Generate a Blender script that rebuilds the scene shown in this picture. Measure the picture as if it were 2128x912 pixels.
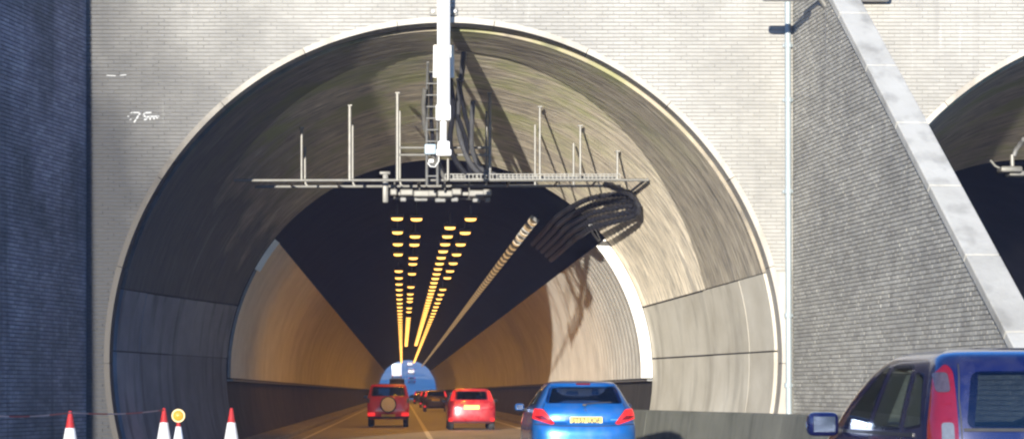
import bpy, bmesh, math, random
import numpy as np
from mathutils import Vector, Matrix, Quaternion
random.seed(7); RNG = np.random.default_rng(7)
PI = math.pi
for o in list(bpy.data.objects): bpy.data.objects.remove(o)
scn = bpy.context.scene
COL = scn.collection

# ------------------------------------------------------------------ camera, sky, sun, exposure
FPX, VPX, VPY, EYE, IW, IH = 4200.0, 836.0, 814.0, 1.33, 2128.0, 912.0
cam_d = bpy.data.cameras.new('camera'); cam = bpy.data.objects.new('camera', cam_d); COL.objects.link(cam)
cam.location = (0, 0, EYE); cam.rotation_euler = (PI/2, 0, 0)
cam_d.sensor_fit = 'HORIZONTAL'; cam_d.sensor_width = 36.0; cam_d.lens = FPX/IW*36.0
cam_d.shift_x = (IW/2-VPX)/IW; cam_d.shift_y = (VPY-IH/2)/IW
cam_d.clip_start = 0.1; cam_d.clip_end = 9000
scn.camera = cam
SUN_DIR = Vector((0.24, 1.0, -0.10)).normalized()          # the way the light travels
world = bpy.data.worlds.new('World'); scn.world = world; world.use_nodes = True
wn = world.node_tree.nodes; wl = world.node_tree.links
bg = wn['Background']; sky = wn.new('ShaderNodeTexSky'); sky.sky_type = 'NISHITA'; sky.sun_disc = False
sky.sun_elevation = math.asin(-SUN_DIR.z); sky.sun_rotation = PI + math.atan2(SUN_DIR.x, SUN_DIR.y)
sky.air_density = 1.0; sky.dust_density = 0.2; sky.ozone_density = 6.0
wl.new(sky.outputs[0], bg.inputs[0]); bg.inputs[1].default_value = 0.15
sun_d = bpy.data.lights.new('sun', 'SUN'); sun = bpy.data.objects.new('sun', sun_d); COL.objects.link(sun)
sun_d.energy = 3.4; sun_d.angle = math.radians(0.5); sun_d.color = (1.0, 0.94, 0.81)
sun.rotation_euler = SUN_DIR.to_track_quat('-Z', 'Y').to_euler(); sun.location = (-10, -40, 30)
scn.view_settings.view_transform = 'Standard'; scn.view_settings.look = 'None'
scn.view_settings.exposure = 1.86; scn.view_settings.gamma = 1.0; scn.view_settings.use_curve_mapping = False
scn.render.engine = 'CYCLES'
scn.cycles.use_denoising = True
scn.cycles.max_bounces = 8; scn.cycles.diffuse_bounces = 5; scn.cycles.glossy_bounces = 4
scn.cycles.transmission_bounces = 6; scn.cycles.transparent_max_bounces = 12
scn.cycles.sample_clamp_indirect = 6.0
scn.cycles.pixel_filter_type = 'BLACKMAN_HARRIS'; scn.cycles.filter_width = 2.3
scn.cycles.caustics_reflective = False; scn.cycles.caustics_refractive = False

# ------------------------------------------------------------------ helpers
def P(px, py, Y): return Vector(((px-VPX)*Y/FPX, Y, EYE+(VPY-py)*Y/FPX))
def lerp(a, b, t): return a+(b-a)*t

class MB:
    def __init__(s): s.v = []; s.f = []; s.m = []; s.mi = 0
    def add(s, vs, fs):
        n = len(s.v); s.v += [tuple(v) for v in vs]
        for f in fs: s.f.append(tuple(i+n for i in f)); s.m.append(s.mi)
        return s
    def box(s, c, size, rot=None):
        c = Vector(c); h = Vector(size)*0.5; vs = []
        for dz in (-1, 1):
            for dx, dy in ((-1, -1), (1, -1), (1, 1), (-1, 1)):
                p = Vector((dx*h.x, dy*h.y, dz*h.z))
                if rot is not None: p = rot @ p
                vs.append(c+p)
        return s.add(vs, [(3, 2, 1, 0), (4, 5, 6, 7), (0, 1, 5, 4), (1, 2, 6, 5), (2, 3, 7, 6), (3, 0, 4, 7)])
    def rbox(s, c, size, r, rot=None, seg=2):                # rounded box
        bm = bmesh.new(); bmesh.ops.create_cube(bm, size=1.0)
        for v in bm.verts: v.co = Vector((v.co.x*size[0], v.co.y*size[1], v.co.z*size[2]))
        bmesh.ops.bevel(bm, geom=list(bm.edges), offset=r, segments=seg, affect='EDGES', profile=0.5)
        bm.verts.ensure_lookup_table(); bm.verts.index_update()
        c = Vector(c); vs = [c+((rot @ v.co) if rot is not None else v.co) for v in bm.verts]
        fs = [[v.index for v in f.verts] for f in bm.faces]; bm.free()
        return s.add(vs, fs)
    def tube(s, pts, r, seg=8, cap=True):
        pts = [Vector(p) for p in pts]; n = len(pts); vs = []; fs = []
        up = Vector((0.13, 0.21, 0.97)).normalized()
        for i, p in enumerate(pts):
            t = (pts[min(i+1, n-1)]-pts[max(i-1, 0)])
            t = t.normalized() if t.length > 1e-9 else Vector((0, 0, 1))
            a = t.cross(up)
            if a.length < 0.15: a = t.cross(Vector((1, 0, 0.1)))
            a.normalize(); b = t.cross(a); up = b if i else up
            up = (a.cross(t)).normalized()
            rr = r(i/(n-1)) if callable(r) else r
            for k in range(seg):
                an = 2*PI*k/seg; vs.append(p+a*(rr*math.cos(an))+up*(rr*math.sin(an)))
        for i in range(n-1):
            for k in range(seg):
                k2 = (k+1) % seg; fs.append((i*seg+k, i*seg+k2, (i+1)*seg+k2, (i+1)*seg+k))
        if cap: fs.append(tuple(range(seg-1, -1, -1))); fs.append(tuple((n-1)*seg+k for k in range(seg)))
        return s.add(vs, fs)
    def lathe(s, prof, seg=20, M=None):                      # prof: (radius, height) about local Z
        M = M or Matrix.Identity(4); vs = []; fs = []; n = len(prof)
        for r, z in prof:
            for k in range(seg):
                a = 2*PI*k/seg; vs.append(M @ Vector((r*math.cos(a), r*math.sin(a), z)))
        for i in range(n-1):
            for k in range(seg):
                k2 = (k+1) % seg; fs.append((i*seg+k, i*seg+k2, (i+1)*seg+k2, (i+1)*seg+k))
        if prof[0][0] > 1e-6: fs.append(tuple(range(seg-1, -1, -1)))
        if prof[-1][0] > 1e-6: fs.append(tuple((n-1)*seg+k for k in range(seg)))
        return s.add(vs, fs)
    def solid(s, fn, nu, nv, t):                             # fn(u,v,d): a sheet with thickness t
        W = nv+1; N = (nu+1)*W
        vs = [fn(i/nu, j/nv, 0.0) for i in range(nu+1) for j in range(nv+1)]
        vs += [fn(i/nu, j/nv, t) for i in range(nu+1) for j in range(nv+1)]
        fs = []
        for i in range(nu):
            for j in range(nv):
                a = i*W+j; fs.append((a, a+1, a+W+1, a+W)); a += N; fs.append((a, a+W, a+W+1, a+1))
        for i in range(nu):
            a = i*W; fs.append((a, a+W, a+W+N, a+N)); a = i*W+nv; fs.append((a, a+N, a+W+N, a+W))
        for j in range(nv):
            a = j; fs.append((a, a+N, a+1+N, a+1)); a = nu*W+j; fs.append((a, a+1, a+1+N, a+N))
        return s.add(vs, fs)
    def prism(s, poly, z0, z1, M=None):
        M = M or Matrix.Identity(4); n = len(poly)
        vs = [M @ Vector((x, y, z0)) for x, y in poly]+[M @ Vector((x, y, z1)) for x, y in poly]
        fs = [tuple(range(n-1, -1, -1)), tuple(range(n, 2*n))]+[(i, (i+1) % n, (i+1) % n+n, i+n) for i in range(n)]
        return s.add(vs, fs)
    def mesh(s, name, mats, smooth=False, fix=True):
        me = bpy.data.meshes.new(name); me.from_pydata(s.v, [], s.f)
        if not isinstance(mats, (list, tuple)): mats = [mats]
        for m in mats: me.materials.append(m)
        if any(s.m): me.polygons.foreach_set('material_index', s.m)
        if fix:
            bm = bmesh.new(); bm.from_mesh(me); bmesh.ops.recalc_face_normals(bm, faces=bm.faces); bm.to_mesh(me); bm.free()
        if smooth: shade(me, smooth)
        me.update(); return me
    def build(s, name, mats, parent=None, smooth=False, fix=True):
        return link(name, s.mesh(name, mats, smooth, fix), parent)

def shade(me, ang=40):
    a = math.radians(ang if ang is not True else 40)
    me.polygons.foreach_set('use_smooth', [True]*len(me.polygons))
    bm = bmesh.new(); bm.from_mesh(me)
    for e in bm.edges:
        e.smooth = not (len(e.link_faces) != 2 or e.calc_face_angle(0) > a)
    bm.to_mesh(me); bm.free()

def link(name, me, parent=None):
    o = bpy.data.objects.new(name, me); COL.objects.link(o)
    if parent is not None: attach(o, parent)
    return o
def attach(o, parent):
    o.parent = parent
    root = parent
    while root.parent: root = root.parent
    if root.get('_world') and not o.get('_local'):            # parts written in world coordinates
        if parent is root: o.matrix_parent_inverse = Matrix.Translation(-root.location)
def thing(name, label, cat, loc=(0, 0, 0), group=None, rotz=0.0, worldparts=False):
    o = bpy.data.objects.new(name, None); COL.objects.link(o); o.location = loc; o.rotation_euler = (0, 0, rotz)
    o.empty_display_size = 0.2
    tag(o, label, cat, group)
    if worldparts: o['_world'] = 1
    return o
def tag(o, label, cat, group=None):
    o['label'] = label; o['category'] = cat
    if group: o['group'] = group
    return o
def struct(o): o['kind'] = 'structure'; return o
def stuff(o): o['kind'] = 'stuff'; return o
def copy_tree(o, parent=None):
    c = o.copy(); COL.objects.link(c)
    if parent is not None: c.parent = parent; c.matrix_parent_inverse = o.matrix_parent_inverse.copy()
    for ch in list(o.children): copy_tree(ch, c)
    return c

# ------------------------------------------------------------------ materials
class NT:
    def __init__(s, name):
        s.mat = bpy.data.materials.new(name); s.mat.use_nodes = True; s.t = s.mat.node_tree
        s.b = s.t.nodes['Principled BSDF']; s.out = s.t.nodes['Material Output']
    def n(s, typ, props=None, **inp):
        nd = s.t.nodes.new(typ)
        for k, v in (props or {}).items(): setattr(nd, k, v)
        for k, v in inp.items():
            key = int(k[1:]) if k[0] == 'i' and k[1:].isdigit() else k.replace('_', ' ')
            s.put(nd.inputs[key], v)
        return nd
    def put(s, sock, v):
        if isinstance(v, bpy.types.NodeSocket): s.t.links.new(v, sock)
        else: sock.default_value = v
    def set(s, key, v): s.put(s.b.inputs[key], v)
    def math(s, op, a, b=0.0, clamp=False):
        nd = s.n('ShaderNodeMath', {'operation': op, 'use_clamp': clamp}); s.put(nd.inputs[0], a); s.put(nd.inputs[1], b); return nd.outputs[0]
    def pos(s): return s.n('ShaderNodeNewGeometry').outputs['Position']
    def sep(s, v): nd = s.n('ShaderNodeSeparateXYZ', i0=v); return nd.outputs
    def comb(s, x, y, z):
        nd = s.n('ShaderNodeCombineXYZ'); s.put(nd.inputs[0], x); s.put(nd.inputs[1], y); s.put(nd.inputs[2], z); return nd.outputs[0]
    def scale(s, v, sc):
        nd = s.n('ShaderNodeVectorMath', {'operation': 'MULTIPLY'}); s.put(nd.inputs[0], v); nd.inputs[1].default_value = sc; return nd.outputs[0]
    def noise(s, v, scale, detail=4.0, rough=0.55):
        nd = s.n('ShaderNodeTexNoise', Scale=scale, Detail=detail, Roughness=rough); s.put(nd.inputs['Vector'], v); return nd.outputs[0]
    def ramp(s, fac, stops):
        nd = s.n('ShaderNodeValToRGB'); e = nd.color_ramp.elements
        while len(e) < len(stops): e.new(0.5)
        for el, (p, c) in zip(e, stops): el.position = p; el.color = (c[0], c[1], c[2], 1) if isinstance(c, (tuple, list)) else (c, c, c, 1)
        s.put(nd.inputs[0], fac); return nd.outputs[0]
    def mix(s, fac, a, b, mode='MIX'):
        nd = s.n('ShaderNodeMix', {'data_type': 'RGBA', 'blend_type': mode})
        s.put(nd.inputs[0], fac)
        for i, v in ((6, a), (7, b)):
            if isinstance(v, (tuple, list)): v = (v[0], v[1], v[2], 1)
            s.put(nd.inputs[i], v)
        return nd.outputs[2]
    def bump(s, h, strength=0.5, dist=0.02):
        nd = s.n('ShaderNodeBump', Strength=strength, Distance=dist); s.put(nd.inputs['Height'], h); s.put(s.b.inputs['Normal'], nd.outputs[0])

def c3(c): return (c[0], c[1], c[2], 1)
def simple(name, col, rough=0.6, metal=0.0, var=0.25, scale=3.0, bump=0.0, bscale=40.0, coat=0.0, spec=None):
    k = NT(name); p = k.pos()
    n = k.noise(p, scale, 5); n2 = k.noise(p, scale*7, 3)
    f = k.math('ADD', k.math('MULTIPLY', n, 0.7), k.math('MULTIPLY', n2, 0.3))
    lo = tuple(max(0, x*(1-var)) for x in col); hi = tuple(min(1, x*(1+var)) for x in col)
    k.set('Base Color', k.ramp(f, [(0.3, lo), (0.7, hi)]))
    k.set('Roughness', k.math('ADD', k.math('MULTIPLY', n2, 0.2), rough-0.1, True)); k.set('Metallic', metal)
    if coat: k.set('Coat Weight', coat); k.set('Coat Roughness', 0.05)
    if spec is not None: k.set('Specular IOR Level', spec)
    if bump: k.bump(k.noise(p, bscale, 4), bump, 0.01)
    return k.mat
def emit(name, col, strength, base=None):
    k = NT(name); p = k.pos(); n = k.noise(p, 9.0, 2)
    k.set('Base Color', c3(base or col)); k.set('Roughness', 0.25)
    k.set('Emission Color', k.ramp(n, [(0.2, tuple(x*0.85 for x in col)), (0.8, col)])); k.set('Emission Strength', strength)
    return k.mat
def brick_mat(name, cols, soot_shade=0.0, stain=0.5, pale=0.0):
    k = NT(name); p = k.pos(); o = k.sep(p)
    g = k.n('ShaderNodeNewGeometry').outputs['Random Per Island']; r = k.n('ShaderNodeObjectInfo').outputs['Random']
    rnd = k.math('FRACT', k.math('ADD', g, k.math('MULTIPLY', r, 7.31)))
    nf = k.noise(p, 22.0, 4)
    t = k.math('ADD', k.math('MULTIPLY', rnd, 0.75), k.math('MULTIPLY', nf, 0.25))
    col = k.ramp(t, [(0.05, cols[0]), (0.4, cols[1]), (0.7, cols[2]), (0.95, cols[3])])
    big = k.noise(p, 0.55, 6, 0.62)                                            # patchy weathering
    col = k.mix(k.math('MULTIPLY', k.ramp(big, [(0.35, 1.0), (0.62, 0.0)]), stain), col, (0.10, 0.097, 0.095))
    st = k.noise(k.scale(p, (3.2, 3.2, 0.16)), 1.0, 4)                         # run-off streaks
    col = k.mix(k.math('MULTIPLY', k.ramp(st, [(0.56, 0.0), (0.74, 1.0)]), stain*0.8), col, (0.085, 0.085, 0.09))
    eff = k.noise(k.scale(p, (5.0, 5.0, 0.5)), 1.3, 5)                         # lime bloom
    col = k.mix(k.math('MULTIPLY', k.ramp(eff, [(0.64, 0.0), (0.74, 1.0)]), 0.35), col, (0.55, 0.54, 0.52))
    if soot_shade:                                                                   # sooty haunch of the wall
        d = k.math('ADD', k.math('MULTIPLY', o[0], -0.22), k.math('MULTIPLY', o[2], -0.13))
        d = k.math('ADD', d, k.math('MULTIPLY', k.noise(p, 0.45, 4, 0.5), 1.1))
        col = k.mix(k.math('MULTIPLY', k.ramp(d, [(0.0, 0.0), (1.0, 1.0)]), soot_shade), col, (0.042, 0.044, 0.05))
    k.set('Base Color', col); k.set('Roughness', 0.9); k.set('Specular IOR Level', 0.2)
    k.bump(k.noise(p, 55.0, 4), 0.5, 0.006)
    return k.mat
def lining_mat(name, cx, tone=1.0, soot_shade=0.0):
    k = NT(name); p = k.pos(); o = k.sep(p)
    th = k.math('ARCTAN2', k.math('SUBTRACT', o[2], 1.9), k.math('SUBTRACT', o[0], cx))
    arc = k.math('MULTIPLY', th, 6.2)
    v = k.comb(arc, o[1], 0.0)
    board = k.noise(k.scale(v, (0.45, 5.5, 1)), 1.0, 5, 0.6)                   # shutter-board streaks round the vault
    fine = k.noise(k.scale(v, (1.6, 14.0, 1)), 1.0, 3)
    patch = k.noise(k.scale(v, (0.5, 0.9, 1)), 1.0, 5, 0.6)
    drip = k.noise(k.scale(v, (0.25, 2.2, 1)), 1.3, 4)
    t = k.math('ADD', k.math('MULTIPLY', board, 0.55), k.math('MULTIPLY', patch, 0.45))
    A = lambda *c: tuple(x*tone for x in c)
    col = k.ramp(t, [(0.30, A(.13, .115, .095)), (0.45, A(.27, .235, .185)), (0.58, A(.38, .33, .26)), (0.72, A(.50, .45, .37))])
    col = k.mix(k.math('MULTIPLY', k.ramp(fine, [(0.52, 0.0), (0.64, 1.0)]), 0.6), col, A(.11, .10, .09))
    dash = k.noise(k.scale(v, (1.1, 9.0, 1)), 1.7, 2, 0.4)
    col = k.mix(k.math('MULTIPLY', k.ramp(dash, [(0.60, 0.0), (0.66, 1.0)]), 0.6), col, A(.09, .085, .08))
    col = k.mix(k.math('MULTIPLY', k.ramp(dash, [(0.33, 1.0), (0.40, 0.0)]), 0.4), col, A(.50, .46, .38))
    if soot_shade:                                                                   # shade of the left haunch painted in, dark and bluish
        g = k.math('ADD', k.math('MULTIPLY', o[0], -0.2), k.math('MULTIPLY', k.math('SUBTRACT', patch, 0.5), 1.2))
        col = k.mix(k.math('MULTIPLY', k.ramp(g, [(0.15, 0.0), (0.75, 1.0)]), soot_shade), col, (.045, .046, .055))
    # moss on the damp crown
    up = k.math('MULTIPLY', k.ramp(k.math('DIVIDE', o[2], 9.0), [(0.62, 0.0), (0.85, 1.0)]), k.ramp(patch, [(0.47, 0.0), (0.62, 1.0)]))
    col = k.mix(k.math('MULTIPLY', up, 0.75), col, A(.20, .21, .09))
    col = k.mix(k.math('MULTIPLY', k.ramp(drip, [(0.58, 0.0), (0.72, 1.0)]), 0.55), col, A(.10, .095, .09))
    k.set('Base Color', col); k.set('Roughness', 0.88); k.set('Specular IOR Level', 0.25)
    h = k.math('ADD', k.math('MULTIPLY', board, 1.0), k.math('MULTIPLY', fine, 0.5))
    k.bump(h, 0.7, 0.03)
    return k.mat
def panel_mat(name, cols, streak=0.5, soot_shade=0.0):
    k = NT(name); p = k.pos()
    r = k.n('ShaderNodeObjectInfo').outputs['Random']
    n = k.noise(p, 0.8, 6, 0.6); s1 = k.noise(k.scale(p, (2.4, 2.4, 0.22)), 1.0, 4)
    t = k.math('ADD', k.math('MULTIPLY', n, 0.8), k.math('MULTIPLY', r, 0.2))
    col = k.ramp(t, [(0.3, cols[0]), (0.52, cols[1]), (0.72, cols[2])])
    col = k.mix(k.math('MULTIPLY', k.ramp(s1, [(0.5, 0.0), (0.7, 1.0)]), streak), col, tuple(x*0.45 for x in cols[0]))
    if soot_shade:
        o = k.sep(p); d = k.math('ADD', k.math('MULTIPLY', o[0], -0.22), k.math('MULTIPLY', o[2], -0.13))
        d = k.math('ADD', d, k.math('MULTIPLY', k.noise(p, 0.7, 6, 0.65), 1.1))
        col = k.mix(k.math('MULTIPLY', k.ramp(d, [(0.0, 0.0), (0.9, 1.0)]), soot_shade), col, (0.06, 0.055, 0.052))
    k.set('Base Color', col); k.set('Roughness', 0.85); k.set('Specular IOR Level', 0.25); k.bump(k.noise(p, 14.0, 6), 0.35, 0.02)
    return k.mat
def paint(name, col, rough=0.28, metal=0.35, dust=0.12):
    k = NT(name); p = k.pos(); n = k.noise(p, 5.0, 5); o = k.sep(p)
    k.set('Base Color', k.mix(k.math('MULTIPLY', k.ramp(n, [(0.45, 0.0), (0.75, 1.0)]), dust), col, (0.30, 0.28, 0.25)))
    k.set('Metallic', metal); k.set('Roughness', k.math('ADD', k.math('MULTIPLY', n, 0.15), rough-0.07)); k.set('Coat Weight', 0.8); k.set('Coat Roughness', 0.06)
    return k.mat
def glass(name, tint, gloss=0.9):
    k = NT(name); t = k.n('ShaderNodeBsdfTransparent', Color=c3(tint)); g = k.n('ShaderNodeBsdfGlossy', Color=(1, 1, 1, 1), Roughness=0.03)
    lw = k.n('ShaderNodeFresnel', IOR=1.5); m = k.n('ShaderNodeMixShader')
    k.put(m.inputs[0], k.math('MULTIPLY', lw.outputs[0], gloss)); k.put(m.inputs[1], t.outputs[0]); k.put(m.inputs[2], g.outputs[0])
    k.put(k.out.inputs['Surface'], m.outputs[0]); return k.mat

M = {}
M['brick_front'] = brick_mat('brick_front', [(.315, .304, .285), (.33, .319, .299), (.345, .333, .312), (.365, .352, .33)], soot_shade=0.96, stain=0.30)
M['brick_left'] = brick_mat('brick_left', [(.25, .225, .255), (.30, .275, .305), (.345, .315, .345), (.40, .37, .395)], stain=0.75)
M['brick_right'] = brick_mat('brick_right', [(.28, .265, .235), (.33, .315, .28), (.375, .36, .32), (.42, .40, .36)], stain=0.35)
M['mortar'] = simple('mortar', (.22, .21, .195), 0.95, var=0.3, scale=2.0, bump=0.4)
M['mortar_front'] = panel_mat('mortar_front', [(.20, .19, .178), (.25, .24, .225), (.29, .28, .26)], 0.2, 0.9)
M['mortar_dark'] = simple('mortar_dark', (.10, .095, .095), 0.95, var=0.3, scale=2.0, bump=0.4)
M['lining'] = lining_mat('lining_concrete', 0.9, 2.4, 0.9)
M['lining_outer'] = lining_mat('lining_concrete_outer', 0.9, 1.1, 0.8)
M['lining_far'] = lining_mat('lining_concrete_far', 15.35, 1.7)
M['lining_gap'] = simple('lining_gap', (.045, .042, .04), 0.95, var=0.4)
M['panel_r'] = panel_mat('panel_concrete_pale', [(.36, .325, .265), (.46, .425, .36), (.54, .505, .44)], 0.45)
M['panel_l'] = panel_mat('panel_concrete_shaded', [(.14, .135, .15), (.20, .195, .215), (.27, .265, .285)], 0.75)  # darker, bluer copy for the left panels, their shade put into the colour
M['ring'] = panel_mat('ring_concrete', [(.31, .28, .24), (.40, .37, .325), (.47, .445, .40)], 0.4, 0.95)
M['coping'] = panel_mat('coping_concrete', [(.28, .268, .24), (.375, .362, .33), (.44, .428, .395)], 0.45)
M['barrier'] = panel_mat('barrier_concrete', [(.10, .105, .088), (.135, .137, .118), (.175, .175, .15)], 0.5)
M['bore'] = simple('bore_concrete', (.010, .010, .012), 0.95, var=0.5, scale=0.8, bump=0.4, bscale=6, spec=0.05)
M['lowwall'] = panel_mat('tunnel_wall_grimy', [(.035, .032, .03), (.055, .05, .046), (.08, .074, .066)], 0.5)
M['cladding'] = simple('cladding_enamel', (.60, .57, .52), 0.5, var=0.22, scale=0.6)
M['trim'] = simple('trim_white', (.82, .81, .79), 0.45, var=0.05)
M['galv'] = simple('galvanised_steel', (.155, .15, .14), 0.5, metal=0.25, var=0.2, scale=6)
M['galv_dark'] = simple('galvanised_dull', (.17, .17, .17), 0.6, metal=0.3, var=0.25, scale=6)
M['white_metal'] = simple('white_painted_metal', (.80, .79, .77), 0.4, var=0.06, scale=5)
M['pipe'] = simple('pipe_paint', (.27, .31, .33), 0.4, var=0.1, scale=4)
M['box_blue'] = simple('box_blue_grey', (.30, .38, .44), 0.5, var=0.1)
M['cable'] = simple('cable_sheath', (.014, .014, .018), 0.5, var=0.35, scale=9)
M['cable_grey'] = simple('cable_sheath_grey', (.07, .07, .075), 0.55, var=0.25, scale=9)
M['rubber'] = simple('rubber', (.025, .025, .027), 0.8, var=0.3)
M['black_plastic'] = simple('black_plastic', (.03, .03, .035), 0.5, var=0.2)
M['interior'] = simple('car_interior', (.06, .062, .07), 0.8, var=0.2)
M['gap'] = simple('panel_gap', (.012, .012, .016), 0.7, var=0.2)
M['asphalt'] = simple('asphalt', (.085, .078, .07), 0.75, var=0.35, scale=0.7, bump=0.5, bscale=60)
M['road_paint'] = simple('road_paint', (.62, .58, .50), 0.6, var=0.25, scale=2.5)
M['kerb'] = simple('kerb_concrete', (.22, .205, .18), 0.85, var=0.3, scale=1.5, bump=0.3)
M['grass'] = simple('grass', (.055, .085, .03), 0.95, var=0.45, scale=0.4, bump=0.8, bscale=8)
M['far_ground'] = simple('far_bank', (.30, .30, .27), 0.95, var=0.4, scale=0.15)
M['far_road'] = simple('far_road', (.36, .355, .345), 0.45, var=0.2, scale=0.3)
M['cone_red'] = simple('cone_red', (.33, .02, .02), 0.45, var=0.15, scale=9)
M['cone_white'] = simple('cone_sleeve', (.55, .56, .60), 0.35, var=0.06, scale=9)
M['graffiti'] = simple('graffiti_paint', (.36, .365, .375), 0.6, var=0.12, scale=14)
M['plate'] = simple('plate_yellow', (.78, .60, .10), 0.35, var=0.08, scale=12)
M['plate_ink'] = simple('plate_ink', (.03, .025, .02), 0.5, var=0.1)
M['mirror'] = simple('mirror_glass', (.02, .03, .06), 0.2, metal=0.6, var=0.05)
M['chrome'] = simple('chrome', (.75, .76, .78), 0.15, metal=1.0, var=0.05)
M['skin'] = simple('skin', (.45, .28, .20), 0.6, var=0.1)
M['hair'] = simple('hair', (.05, .035, .025), 0.7, var=0.3, scale=30)
M['cloth'] = simple('cloth_dark', (.05, .06, .10), 0.9, var=0.2, scale=12)
M['seat'] = simple('seat_cloth', (.055, .06, .085), 0.9, var=0.2, scale=14)
M['blue'] = paint('paint_blue', (.008, .115, .38), 0.30, 0.45)
M['purple'] = paint('paint_royal_blue', (.006, .009, .060), 0.25, 0.25)
M['red_suv'] = paint('paint_red', (.62, .02, .028), 0.32, 0.0)
M['red_hatch'] = paint('paint_wine', (.40, .018, .03), 0.28, 0.35)
M['dark_car'] = paint('paint_black', (.022, .022, .026), 0.3, 0.2)
M['brown_car'] = paint('paint_bronze', (.11, .075, .035), 0.3, 0.4)
M['white_car'] = paint('paint_white', (.62, .63, .66), 0.3, 0.0)
M['lamp_red'] = emit('tail_lamp_lit', (1.0, .035, .03), 0.30, (.30, .008, .01))
M['lamp_red_off'] = simple('tail_lamp_red', (.13, .004, .010), 0.12, var=0.15, scale=18, coat=0.8)
M['lamp_clear'] = simple('lamp_clear', (.10, .11, .13), 0.15, var=0.3, scale=16, coat=0.6)
M['lamp_smoke'] = simple('lamp_smoked', (.05, .04, .055), 0.15, var=0.4, scale=22, coat=0.6)
M['glass'] = glass('car_glass', (.74, .80, .86), 1.0)
M['glass_dark'] = glass('car_glass_dark', (.42, .45, .50), 1.0)
M['glass_green'] = glass('side_glass', (.86, .91, .88), 0.55)
M['glass_screen'] = glass('screen_glass', (.86, .91, .88), 0.12)
M['sodium'] = emit('sodium_lens', (1.0, .47, .09), 1.3, (.9, .8, .6))
M['tube'] = emit('tube_diffuser', (1.0, .66, .30), 0.14, (.80, .78, .74))
M['amber'] = emit('amber_lens', (1.0, .42, .04), 0.12, (.45, .18, .02))
def tape_mat():
    k = NT('tape_stripes'); o = k.sep(k.pos())
    w = k.math('FRACT', k.math('MULTIPLY', o[0], 3.0))
    k.set('Base Color', k.ramp(w, [(0.48, (.50, .06, .07)), (0.52, (.60, .42, .42))])); k.set('Roughness', 0.4); return k.mat
M['tape'] = tape_mat()

# ------------------------------------------------------------------ terrain and roads
Y1, Y2, YX = 40.5, 50.0, 367.0          # portal face, bore mouth, far mouth
CX, CZ = 0.93, 1.80                      # bore axis
RB = 5.25
def tri_grid(xs, ys, hf):
    mb = MB(); W = len(ys)
    mb.add([(x, y, hf(x, y)) for x in xs for y in ys], [(i*W+j, (i+1)*W+j, (i+1)*W+j+1, i*W+j+1) for i in range(len(xs)-1) for j in range(W-1)])
    return mb
struct(MB().add([(-600, -300, -.03), (600, -300, -.03), (600, 1400, -.03), (-600, 1400, -.03)], [(0, 1, 2, 3)]).build('ground', M['grass']))
struct(MB().add([(-3.6, -60, 0), (30, -60, 0), (30, Y2+1, 0), (-4.6, Y2+1, 0), (-4.6, 38, 0), (-3.6, 25, 0)], [(0, 1, 2, 3, 4, 5)]).build('carriageway', M['asphalt']))
struct(MB().add([(-4.4, Y2+1, 0), (6.2, Y2+1, 0), (6.2, YX+6, 0), (-4.4, YX+6, 0)], [(0, 1, 2, 3)]).build('tunnel_road', simple('asphalt_worn', (.27, .245, .215), .6, var=.3, scale=.7, bump=.4, bscale=60)))
def far_h(y): return 0.0 if y < YX+6 else (y-YX-6)*0.034+0.000012*(y-YX-6)**2
def far_b(x, y):
    a = abs(x-1); b = 0 if a < 9 else min(26, (a-9)*0.55)
    return far_h(y)-0.06+b*min(1, max(0, (y-YX-8)/25))*(0.75+0.25*math.sin(y*.031+x*.05))
ysf = [YX+5+i*18 for i in range(42)]
struct(tri_grid([-220, -120, -70, -45, -30, -20, -14, -10, -8, 0, 8, 10, 14, 20, 30, 45, 70, 120, 220], ysf, far_b).build('far_valley', M['far_ground'], smooth=True))
struct(tri_grid([-6, 0, 8], ysf, lambda x, y: far_h(y)).build('far_road', M['far_road'], smooth=True))
def hill_h(x, y):
    u = (y-42)/(YX-42); hump = math.sin(PI*min(1, max(0, u)))**0.55
    return 11.3+17*hump*math.exp(-((x-5)/190)**2)+1.5*math.sin(x*.07+y*.05)*hump
struct(tri_grid([-260, -180, -120, -80, -50, -30, -14, 0, 14, 30, 50, 80, 120, 180, 260], [41.0+(YX+3-41.0)*i/30 for i in range(31)], hill_h).build('hill', M['grass'], smooth=True))
def line(name, x0, x1, ya, yb, zf=None):
    zf = zf or (lambda y: 0.0); ys = [ya+(yb-ya)*i/20 for i in range(21)]
    return tri_grid([x0, x1], ys, lambda x, y: zf(y)+0.004).build(name, M['road_paint'])
struct(line('lane_line', .73, .88, 5, YX+5)); struct(line('edge_line_right', 4.22, 4.36, 38, YX+5)); struct(line('edge_line_left', -2.86, -2.74, 5, YX+5))
struct(line('far_lane_line', .7, .95, YX+6, YX+700, far_h))
struct(line('slip_line', 5.4, 5.55, 5, 37))
for nm, xa, xb in (('kerb_left', -4.12, -3.25), ('kerb_right', 4.85, 5.98)):
    mb = MB(); mb.rbox(((xa+xb)/2, (Y2+YX)/2, .03), (xb-xa, YX-Y2+1.0, .22), .03); struct(mb.build(nm, M['kerb']))

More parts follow.
